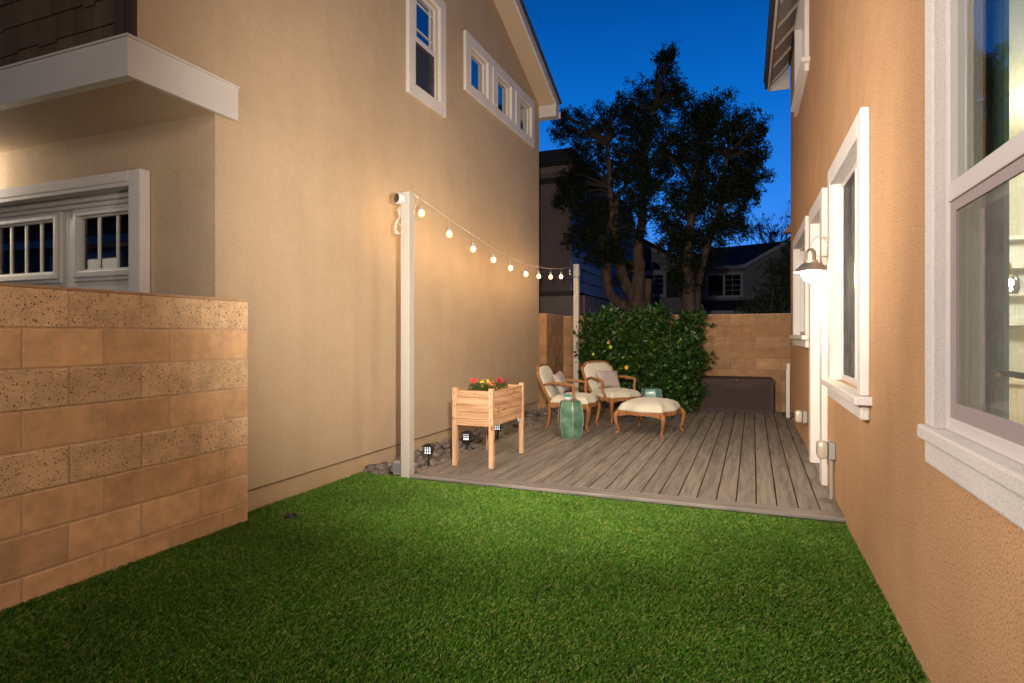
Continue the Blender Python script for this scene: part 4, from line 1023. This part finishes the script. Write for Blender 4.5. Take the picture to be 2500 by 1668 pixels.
# ------------------------------------------------------------------ foliage helpers
def leaf_cloud(blobs, leaf_n, per, size, aspect, seed, droop=.3, clump=.13, shell=.55, spray=None):
    """blobs: (x,y,z,rx,ry,rz); clumps of leaves radiating from twig ends spread through each blob"""
    rs = np.random.RandomState(seed); C = []
    vol = np.array([b[3]*b[4]*b[5] for b in blobs])**.72; cnt = np.maximum(3, (leaf_n/per*vol/vol.sum()).astype(int))
    for b, n in zip(blobs, cnt):
        d = rs.normal(size=(n, 3)); d /= np.linalg.norm(d, axis=1)[:, None]; r = shell+(1.06-shell)*rs.rand(n)**.7
        r *= 1+.16*rs.normal(size=n)
        C.append(np.array(b[:3])+d*r[:, None]*np.array(b[3:6]))
    C = np.concatenate(C); n = len(C)
    ax = rs.normal(size=(n, 3)); ax[:, 2] = abs(ax[:, 2])*.8+.1; ax /= np.linalg.norm(ax, axis=1)[:, None]
    P = np.repeat(C, per, 0); A = np.repeat(ax, per, 0); m = len(P)
    s = rs.uniform(-1, 1, m); P = P+A*(s*clump)[:, None]+rs.normal(size=(m, 3))*clump*.12
    D = rs.normal(size=(m, 3)); D -= A*np.sum(D*A, 1)[:, None]; D /= np.linalg.norm(D, axis=1)[:, None]
    D = D*.9+A*.75; D[:, 2] -= droop*rs.rand(m); D /= np.linalg.norm(D, axis=1)[:, None]
    U = rs.normal(size=(m, 3)); S = np.cross(D, U); S /= np.linalg.norm(S, axis=1)[:, None]; Nn = np.cross(S, D)
    L = size*rs.uniform(.65, 1.2, m); w = L*aspect*.5
    V = np.stack([P, P+D*(L*.45)[:, None]+S*w[:, None]+Nn*(L*.06)[:, None], P+D*L[:, None], P+D*(L*.45)[:, None]-S*w[:, None]+Nn*(L*.06)[:, None]], 1).reshape(-1, 3)
    F = np.arange(m)[:, None]*4+np.array([0, 1, 2, 3])
    return V, F, C
def leaf_material(name, ca, cb, cc, rough=.5, spec=.4, transl=.0):
    m = bpy.data.materials.new(name); m.use_nodes = True; nt = m.node_tree; b = nt.nodes['Principled BSDF']
    b.inputs['Roughness'].default_value = rough; b.inputs['Specular IOR Level'].default_value = spec
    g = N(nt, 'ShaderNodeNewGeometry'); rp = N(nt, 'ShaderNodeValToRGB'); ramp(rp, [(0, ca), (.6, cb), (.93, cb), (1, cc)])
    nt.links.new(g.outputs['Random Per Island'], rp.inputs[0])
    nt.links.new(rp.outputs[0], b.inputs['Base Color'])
    return m

# lemon bush
def lemon_bush():
    c0 = np.array([-1.8, 10.3, .0]); t = thing('lemon_bush', 'wide dark green lemon bush with glossy leaves trained against the block wall', 'bush', c0)
    blobs = []
    rs = random.Random(4)
    for zi in range(7):
        for xi in range(9):
            x = -2.62+xi*.215+rs.uniform(-.05, .05); z = .30+zi*.205+rs.uniform(-.04, .04)
            if x > -1.05 and z < .25: continue
            if x < -2.4 and z < .5: continue
            y = 10.25-.22*math.sin(PI*min(1, max(0, (x+2.8)/2)))+rs.uniform(-.08, .08)
            blobs.append((x, y, z, .19, .20, .17))
    for b in [(-2.2, 10.3, 1.66, .1, .1, .06), (-1.45, 10.2, 1.70, .22, .15, .08), (-1.0, 10.1, 1.58, .12, .12, .08), (-.92, 10.0, .35, .12, .14, .14), (-1.05, 9.9, .18, .16, .14, .08), (-2.72, 10.1, 1.0, .10, .12, .22), (-2.7, 10.1, .66, .1, .12, .08), (-1.72, 10.2, 1.68, .15, .12, .07), (-.94, 10.0, 1.1, .10, .15, .25), (-.95, 10.0, .75, .10, .15, .25)]: blobs.append(b)
    V, F, C = leaf_cloud(blobs, 15500, 8, .090, .46, 11, droop=.5, clump=.07, shell=.35)
    ok = (V[:, 1].reshape(-1, 4).max(1) < 10.735) & (V[:, 2].reshape(-1, 4).min(1) > .06)
    V = V.reshape(-1, 4, 3)[ok].reshape(-1, 3); F = np.arange(len(V)//4)[:, None]*4+np.arange(4)
    raw_mesh('foliage', V-c0, F, leaf_material('lemon_leaf', (.008, .028, .004), (.024, .072, .010), (.13, .22, .03), .42, .4), t)
    mb = MB()
    for k in range(5):
        x = -2.2+k*.25; mb.tube([(x*.6-.7-c0[0], 10.42-c0[1], 0), (x-c0[0], 10.38-c0[1], .5), (x+rs.uniform(-.1, .1)-c0[0], 10.3-c0[1], 1.0), (x+rs.uniform(-.2, .2)-c0[0], 10.2-c0[1], 1.55)], [.022, .016, .011, .005], 7)
    for k in range(34):
        x, z = rs.uniform(-2.5, -1.0), rs.uniform(.3, 1.3); p = Vector((x-c0[0], 10.12-c0[1], z)); mb.tube([p, p+Vector((rs.uniform(-.12, .12), -.09, rs.uniform(.06, .18))), p+Vector((rs.uniform(-.2, .2), -.15, rs.uniform(.18, .36)))], [.007, .005, .003], 5)
    mb.build('branches', M('lemon_bark', (.16, .13, .09), .85), t, smooth=True)
    mr_ = M('lemon_ripe', (.85, .42, .02), .4, coat=.3, bump=.2, bscale=200); mg = M('lemon_green', (.42, .55, .03), .4, coat=.3, bump=.2, bscale=200)
    for (x, y, z, r, mm) in ((-1.90, 9.72, .768, .036, mr_), (-2.17, 9.75, 1.10, .030, mg), (-2.46, 9.76, .98, .022, mg), (-2.53, 9.66, .41, .034, mr_), (-2.22, 9.80, 1.17, .02, mr_)):
        MB().sphere((x-c0[0], y-c0[1], z), r, 16, 10, (1, 1, 1.15)).build('lemon', mm, t, smooth=True)
lemon_bush()

# trees beyond the wall
T1 = [(-4.14, 13.3, 6.0, 0.23, 0.34),(-3.65, 13.3, 5.98, 0.31, 0.34),(-3.09, 13.3, 5.87, 0.42, 0.5),(-2.62, 13.3, 6.27, 0.27, 0.38),(-2.21, 13.3, 6.32, 0.42, 0.57),(-1.76, 13.3, 6.75, 0.27, 0.53),(-1.54, 13.3, 6.56, 0.19, 0.23),(-2.21, 13.3, 5.68, 0.65, 0.46),(-3.57, 13.3, 5.14, 0.5, 0.5),(-3.89, 13.3, 4.62, 0.34, 0.42),(-2.78, 13.3, 4.98, 0.57, 0.5),(-2.24, 13.3, 4.85, 0.46, 0.38),(-3.4, 13.3, 4.07, 0.5, 0.42),(-3.57, 13.3, 3.45, 0.42, 0.34),(-3.17, 13.3, 3.86, 0.38, 0.31),(-2.54, 13.3, 4.2, 0.34, 0.46),(-2.21, 13.3, 4.36, 0.34, 0.38),(-2.54, 13.3, 3.58, 0.23, 0.27),(-2.78, 13.3, 3.25, 0.23, 0.27),(-2.62, 13.3, 2.6, 0.19, 0.19),(-1.76, 13.3, 4.95, 0.34, 0.53),(-3.05, 13.3, 3.08, 0.23, 0.23),(-1.72, 13.3, 7.25, .13, .2)]
T2 = [(-0.84, 13.3, 6.06, 0.38, 0.34),(-1.19, 13.3, 5.92, 0.31, 0.31),(-0.26, 13.3, 5.69, 0.42, 0.27),(-0.13, 13.3, 5.21, 0.31, 0.38),(-1.36, 13.3, 5.5, 0.42, 0.46),(-0.8, 13.3, 5.36, 0.5, 0.46),(-0.33, 13.3, 4.8, 0.42, 0.38),(-0.03, 13.3, 4.49, 0.23, 0.31),(0.04, 13.3, 4.91, 0.19, 0.11),(-1.12, 13.3, 4.81, 0.42, 0.46),(-0.6, 13.3, 4.4, 0.42, 0.34),(-1.44, 13.3, 4.25, 0.42, 0.42),(-0.94, 13.3, 4.07, 0.46, 0.38),(-1.65, 13.3, 3.71, 0.34, 0.34),(-1.29, 13.3, 3.43, 0.46, 0.31),(-0.33, 13.3, 3.66, 0.27, 0.27),(-0.67, 13.3, 3.46, 0.42, 0.31),(-1.58, 13.3, 3.19, 0.23, 0.23),(-1.29, 13.3, 2.88, 0.34, 0.34),(-0.91, 13.3, 2.97, 0.42, 0.31),(-1.4, 13.3, 2.33, 0.19, 0.23),(-1.08, 13.3, 2.5, 0.19, 0.23),(-0.19, 13.3, 4.22, 0.23, 0.23)]
m_bark = M('bark', (.085, .056, .042), .95, var=.5, vscale=10, bump=1, bscale=26, stretch=(1, 1, .22), bdist=.05, detail=8)
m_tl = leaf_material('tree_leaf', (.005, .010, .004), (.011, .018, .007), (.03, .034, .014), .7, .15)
def tree(name, label, base, blobs, stems, seed, nleaf):
    rs = random.Random(seed); t = thing(name, label, 'tree', base, 0, 'tall evergreen trees behind the back wall')
    bl = []
    for (x, y, z, rx, rz) in blobs:
        yy = 13.3+rs.uniform(-.7, .7)*min(1, rx*2.2); k = yy/13.3   # depth spread, keeps each clump over the same bough
        bl.append((x*k, yy, 1.3+(z-1.3)*k, rx*1.02, max(rx, .3)*1.1, rz*1.02))
    for b in list(bl):
        for k in range(3):
            a = rs.uniform(0, 2*PI); q = rs.uniform(.1, .16); bl.append((b[0]+math.cos(a)*b[3]*1.12, b[1]+rs.uniform(-.2, .2), b[2]+math.sin(a)*b[5]*1.12, q*.8, q, q*1.1))
    V, F, C = leaf_cloud(bl, nleaf, 16, .085, .26, seed, droop=.2, clump=.13, shell=.25)
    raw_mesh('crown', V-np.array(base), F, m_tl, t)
    mb = MB()
    B0 = Vector(base)
    for pts, r0, r1 in stems:
        P = cr([(p[0], 13.3+(p[1] if len(p) > 2 else 0), p[-1]) for p in pts], 6); n = len(P)
        mb.tube([Vector(p)+Vector((rs.uniform(-.012, .012), rs.uniform(-.012, .012), 0))-B0 for p in P], [(r0+(r1-r0)*i/(n-1))*(1+rs.uniform(-.07, .07)) for i in range(n)], 12)
    mb.build('trunk', m_bark, t, smooth=True)
    mb = MB(); stemp = [Vector((p[0], 13.3, p[-1])) for pts, _, _ in stems for p in pts if p[-1] > 2.6]
    for b in bl:
        c = Vector(b[:3]); s = min(stemp, key=lambda q: (q-c).length+max(0, q.z-c.z)*2); m = (s+c)/2+Vector((0, 0, .1))
        mb.tube([s-B0, m-B0, c-B0, c+Vector((rs.uniform(-.1, .1), 0, b[5]*.6))-B0], [.035, .024, .012, .005], 6)
        for k in range(4):
            d = Vector((rs.uniform(-1, 1)*b[3], rs.uniform(-1, 1)*b[4], rs.uniform(-.6, 1)*b[5])); mb.tube([c-B0, c+d*.6-B0, c+d*1.0-B0], [.010, .006, .003], 5)
    mb.build('branches', M('branch_bark', (.035, .025, .02), .95), t, smooth=True)
tree('evergreen_tree', 'tall many stemmed evergreen tree left of the pair, reaching highest', (-2.35, 13.3, 0), T1, [
    ([(-2.40, .0, 0), (-2.42, .0, 1.0), (-2.51, 0., 1.79), (-2.89, 0., 2.1), (-3.05, 0., 2.53), (-3.05, 0., 3.08), (-3.13, 0., 3.47), (-2.93, 0., 3.84), (-2.97, 0., 4.62), (-3.03, 0., 5.59)], .16, .05),
    ([(-2.32, 0., 0), (-2.32, 0., 1.2), (-2.32, 0., 1.86), (-2.36, 0., 2.17), (-2.32, 0., 2.74), (-2.34, 0., 3.23), (-2.26, 0., 3.98), (-2.22, 0., 4.93), (-2.0, 0., 6.2)], .23, .04),
    ([(-2.36, -.03, 1.7), (-2.45, -.03, 2.13), (-2.66, 0., 2.52), (-2.78, 0., 3.06), (-2.85, 0., 3.53), (-2.80, 0., 4.4)], .16, .05),
    ([(-2.2, .1, .9), (-2.17, .1, 1.9), (-2.13, .1, 2.54)], .10, .075)], 5, 64000)
tree('evergreen_tree', 'tall evergreen tree right of the pair, rising from behind the end of the bush', (-1.25, 13.3, 0), T2, [
    ([(-1.24, 0., 0), (-1.26, 0., 1.77), (-1.28, 0., 2.51), (-1.31, 0., 3.17), (-1.22, 0., 3.72), (-1.19, 0., 4.45), (-1.01, 0., 5.6)], .175, .04),
    ([(-1.12, .08, 0), (-1.12, .08, 1.88), (-1.08, .08, 2.43), (-0.8, 0., 3.51), (-0.6, 0., 4.04), (-.5, 0., 5.0)], .11, .035)], 9, 60000)

# dark shrub tree at the right, and a sparse bare tree farther back
def side_tree():
    base = (.35, 16.5, 0); t = thing('dark_shrub_tree', 'dark loose leaved tree at the right above the back wall', 'tree', base)
    bl = [(.15, 16.5, 2.0, .5, .5, .4), (.6, 16.6, 2.4, .5, .6, .5), (.85, 16.8, 3.0, .45, .5, .5), (.5, 16.3, 2.9, .35, .4, .3), (-.1, 16.4, 1.9, .35, .3, .2), (1.1, 17, 3.4, .5, .5, .5), (1.3, 17, 2.4, .6, .6, .7), (.4, 16.4, 1.5, .7, .5, .5)]
    V, F, C = leaf_cloud(bl, 14000, 12, .08, .4, 21, clump=.12, shell=.2)
    raw_mesh('crown', V-np.array(base), F, leaf_material('shrub_leaf', (.02, .03, .012), (.045, .06, .028), (.10, .11, .06), .6), t)
    mb = MB()
    for b in bl: mb.tube([(0, 0, 0), ((b[0]-base[0])*.5, (b[1]-base[1])*.5, b[2]*.6), (b[0]-base[0], b[1]-base[1], b[2])], [.06, .03, .008], 6)
    mb.build('trunk', m_bark, t, smooth=True)
side_tree()
def bare_tree():
    rs = random.Random(12); base = (1.2, 26, 0); t = thing('bare_tree', 'sparse bare branched tree against the sky beside the orange house', 'tree', base)
    mb = MB(); tips = []
    def grow(p, d, L, r, lev):
        q = p+d*L; m = (p+q)/2+Vector((rs.uniform(-1, 1), rs.uniform(-1, 1), 0))*L*.06
        mb.tube([p, m, q], [r, r*.85, r*.7], 5, caps=False)
        if lev == 0: tips.append(q); return
        for k in range(rs.choice([2, 3, 3])):
            e = (d+Vector((rs.uniform(-.75, .75), rs.uniform(-.7, .7), rs.uniform(-.1, .45)))).normalized(); grow(q, e, L*rs.uniform(.62, .85), r*.62, lev-1)
    mb.tube([(0, 0, 0), (0, 0, 2.5)], [.12, .09], 8)
    for k in range(4): grow(Vector((0, 0, 2.4)), Vector((rs.uniform(-.7, .4), rs.uniform(-.4, .4), 1)).normalized(), 1.15, .055, 5)
    mb.build('trunk', M('twig', (.03, .03, .03), .9), t)
    sel = [tuple(Vector(q)+Vector(base))+(.06, .06, .06) for q in tips if rs.random() < .28]
    V, F, C = leaf_cloud(sel, len(sel)*7, 7, .075, .35, 8, clump=.08, shell=.1)
    raw_mesh('crown', V-np.array(base), F, m_tl, t)
bare_tree()

# ------------------------------------------------------------------ neighbouring houses
def house_b():
    c = Vector((-6.0, 16.0, 0)); t = thing('dark_neighbour_house', 'dark neighbour house with clapboard side just beyond the tan house', 'house', c)
    def B(mb, n, m, par=t, **k): mb.v = [tuple(Vector(v)-c) for v in mb.v]; return mb.build(n, m, par, **k)
    st = stucco('stucco_plum', (.15, .115, .12)); sd = M('blue_clapboard', (.20, .21, .25), .7, var=.05)
    X, Y = -4.04, 13.8
    B(MB().box((-9, Y, 2.35), (X, Y+.02, 4.95)).box((-9, Y, 5.10), (X, Y+.02, 5.35)).box((-9, Y+.3, 4.9), (X, Y+.32, 5.12)), 'wall', st)
    B(MB().box((-9, Y+.03, 0), (X+.35, 22, 2.24)), 'lower_wall', stucco('stucco_pale_plum', (.24, .19, .18)))
    B(MB().box((-9, Y-.05, 2.241), (X+.04, Y+.05, 2.349)), 'belt_course', m_brown)
    mb = MB(); z = 2.36
    while z < 5.0:
        mb.add([(X-.01, Y+.021, z+.30), (X-.01, 22, z+.30), (X+.035, 22, z), (X+.035, Y+.021, z), (X-.01, Y+.021, z), (X-.01, 22, z)], [(0, 1, 2, 3), (3, 2, 5, 4), (0, 3, 4)]); z += .30
    B(mb, 'clapboard_siding', sd); B(MB().box((-9, Y+.022, 2.36), (X-.02, 22, 5.35)), 'shell', m_dark)
    B(MB().add([(-9.2, Y-.4, 5.36), (X+.0, Y-.4, 5.36), (X+.0, 22.4, 5.36), (-9.2, 22.4, 5.36), (-9.2, Y+.1, 5.80), (X+.0, Y+.1, 5.80), (X-.0, 21.5, 5.8), (-9.2, 21.5, 5.8)], [(0, 1, 5, 4), (1, 2, 6, 5), (2, 3, 7, 6), (4, 5, 6, 7), (3, 2, 1, 0)]), 'roof', m_asph)
    B(MB().box((-9, Y-.03, 5.20), (X+.05, Y-.005, 5.355)), 'fascia', M('fascia_dim', (.16, .13, .13), .7))
house_b()
def house_c():
    c = Vector((-1.5, 26, 0)); t = thing('grey_neighbour_house', 'grey two gabled neighbour house with white framed windows behind the trees', 'house', c)
    def B(mb, n, m, par=t, **k): mb.v = [tuple(Vector(v)-c) for v in mb.v]; return mb.build(n, m, par, **k)
    st = stucco('stucco_bluegrey', (.30, .29, .31)); Y = 24
    sh = M('clap_grey', (.30, .29, .31), .8, var=.05)
    # left gable wing, right eave wing (set back a little)
    B(MB().prism([(-6.9, 0), (-1.85, 0), (-1.85, 3.75), (-4.10, 5.08), (-6.9, 3.6)], 1, Y, Y+4), 'gable_wing', st)
    B(MB().prism([(-1.849, 0), (3.5, 0), (3.5, 5.6), (1.2, 4.85), (-.30, 3.96), (-1.849, 3.96)], 1, Y+.3, Y+5), 'wing_wall', st)
    B(MB().prism([(-7.1, 3.45), (-4.10, 5.02), (-1.70, 3.60), (-1.62, 3.68), (-4.10, 5.16), (-7.2, 3.55)], 1, Y-.3, Y+4.2), 'gable_roof', m_asph)
    B(MB().prism([(-7.0, 3.47), (-4.10, 4.98), (-1.74, 3.58), (-1.74, 3.46), (-4.10, 4.86), (-7.0, 3.35)], 1, Y-.28, Y-.22), 'barge_board', M('trim_dim', (.40, .40, .42), .6))
    B(MB().add([(-1.75, Y-.1, 3.92), (-.30, Y-.1, 3.90), (1.5, Y-.1, 5.0), (-1.75, Y+3.2, 5.02), (3.5, Y+3.2, 5.3), (3.5, Y-.1, 5.3)], [(0, 1, 3), (1, 2, 4, 3), (2, 5, 4)]), 'main_roof', m_asph)
    B(MB().box((-1.80, Y-.16, 3.78), (-.30, Y-.08, 3.92)).prism([(-.30, 3.78), (-.30, 3.92), (1.7, 5.05), (1.7, 4.91)], 1, Y-.16, Y-.08), 'eave_fascia', M('trim_dim', (.40,)*3))
    wt = M('trim_dim', (.40,)*3)
    def win(x0, x1, z0, z1, Yw, split, grid):
        mb = MB(); ring(mb, 1, Yw-.06, Yw-.005, (x0-.1, x1+.1, z0-.1, z1+.1), (x0, x1, z0, z1))
        if split: mb.box(((x0+x1)/2-.04, Yw-.055, z0), ((x0+x1)/2+.04, Yw-.005, z1))
        w = B(mb, 'window', wt)
        B(MB().box((x0, Yw-.03, z0), (x1, Yw-.004, z1)), 'pane', m_glassd, w)
        if grid:
            g_ = MB(); xs = grid[0]; zs = grid[1]
            for x in xs: g_.box((x-.008, Yw-.045, z0), (x+.008, Yw-.031, z1))
            for z in zs: g_.box((grid[2], Yw-.044, z-.008), (grid[3], Yw-.0305, z+.008))
            B(g_, 'muntins', wt, w)
    win(-3.95, -3.25, 2.9, 3.65, Y, False, ([-3.6], [3.1, 3.3, 3.5], -3.95, -3.25))
    win(-5.1, -4.5, 2.9, 3.65, Y, False, None)
    win(-1.60, -.44, 2.80, 3.58, Y+.3, True, ([-.72], [3.0, 3.19, 3.39], -1.02, -.44))
    sht = MB().box((-3.12, Y-.04, 2.76), (-2.68, Y-.004, 3.77)); B(sht, 'shutter', M('shutter', (.02, .02, .025), .7))
    for x0, x1, sgn in ((-4.06, -3.75, -1), (-3.66, -3.35, 1)):
        pts = [(x1 if sgn < 0 else x0, 3.86)]+[((x1 if sgn < 0 else x0)+sgn*.31*math.cos(a), 3.86+.31*math.sin(a)) for a in np.linspace(0, PI/2, 8)]
        w = B(MB().prism(pts, 1, Y-.03, Y-.004), 'arched_pane', m_glassd)
    B(MB().prism([(-4.16, 3.76), (-3.26, 3.76), (-3.26, 3.84), (-4.16, 3.84)], 1, Y-.05, Y-.005).box((-3.745, Y-.05, 3.841), (-3.665, Y-.005, 4.17)), 'arch_trim', wt)
    B(MB().add([(-1.9, Y-1.2, 2.18), (2.5, Y-1.2, 2.18), (2.5, Y+.29, 2.62), (-1.8, Y+.29, 2.62)], [(0, 1, 2, 3)]), 'porch_roof', m_asph)
    B(MB().box((-1.95, Y-1.22, 2.06), (2.5, Y-1.16, 2.17)), 'porch_fascia', wt)
house_c()

def rear_house():
    t = thing('rear_house', 'pale house with a lit window standing behind the viewpoint', 'house', (-5, -8, 0))
    MB().box((-34, -.3, 0), (9, 0, 5.6)).build('wall', M('rear_wall', (.20, .14, .09), .9), t)
    MB().prism([(-.9+1.5, 5.3), (-5, 8.2), (-5, 8.35), (-.9+1.55, 5.42)], 0, -35, 10).build('roof', m_asph, t)
    mb = MB(); ring(mb, 1, .001, .06, (-1.6, .6, 1.4, 3.1), (-1.45, .45, 1.55, 2.95)); mb.box((-.55, .001, 1.56), (-.45, .055, 2.94))
    w = mb.build('window', m_white, t)
    MB().box((-1.44, .001, 1.56), (-.56, .02, 2.94)).box((-.44, .001, 1.56), (.44, .02, 2.94)).build('lit_pane', M('lit_room', (.8, .7, .5), emit=(1, .88, .68), estr=2.2), w)
    mb = MB(); ring(mb, 1, .001, .06, (-19.2, -15.2, 2.6, 4.2), (-19.0, -15.4, 2.8, 4.0)); mb.box((-17.3, .001, 2.81), (-17.1, .055, 3.99)); mb.box((-30, .001, 4.5), (4, .3, 4.75))
    w = mb.build('window', m_white, t)
    MB().box((-18.99, .001, 2.81), (-17.31, .02, 3.99)).box((-17.09, .001, 2.81), (-15.41, .02, 3.99)).build('lit_pane', M('lit_room', (.8,)*3), w)
rear_house()
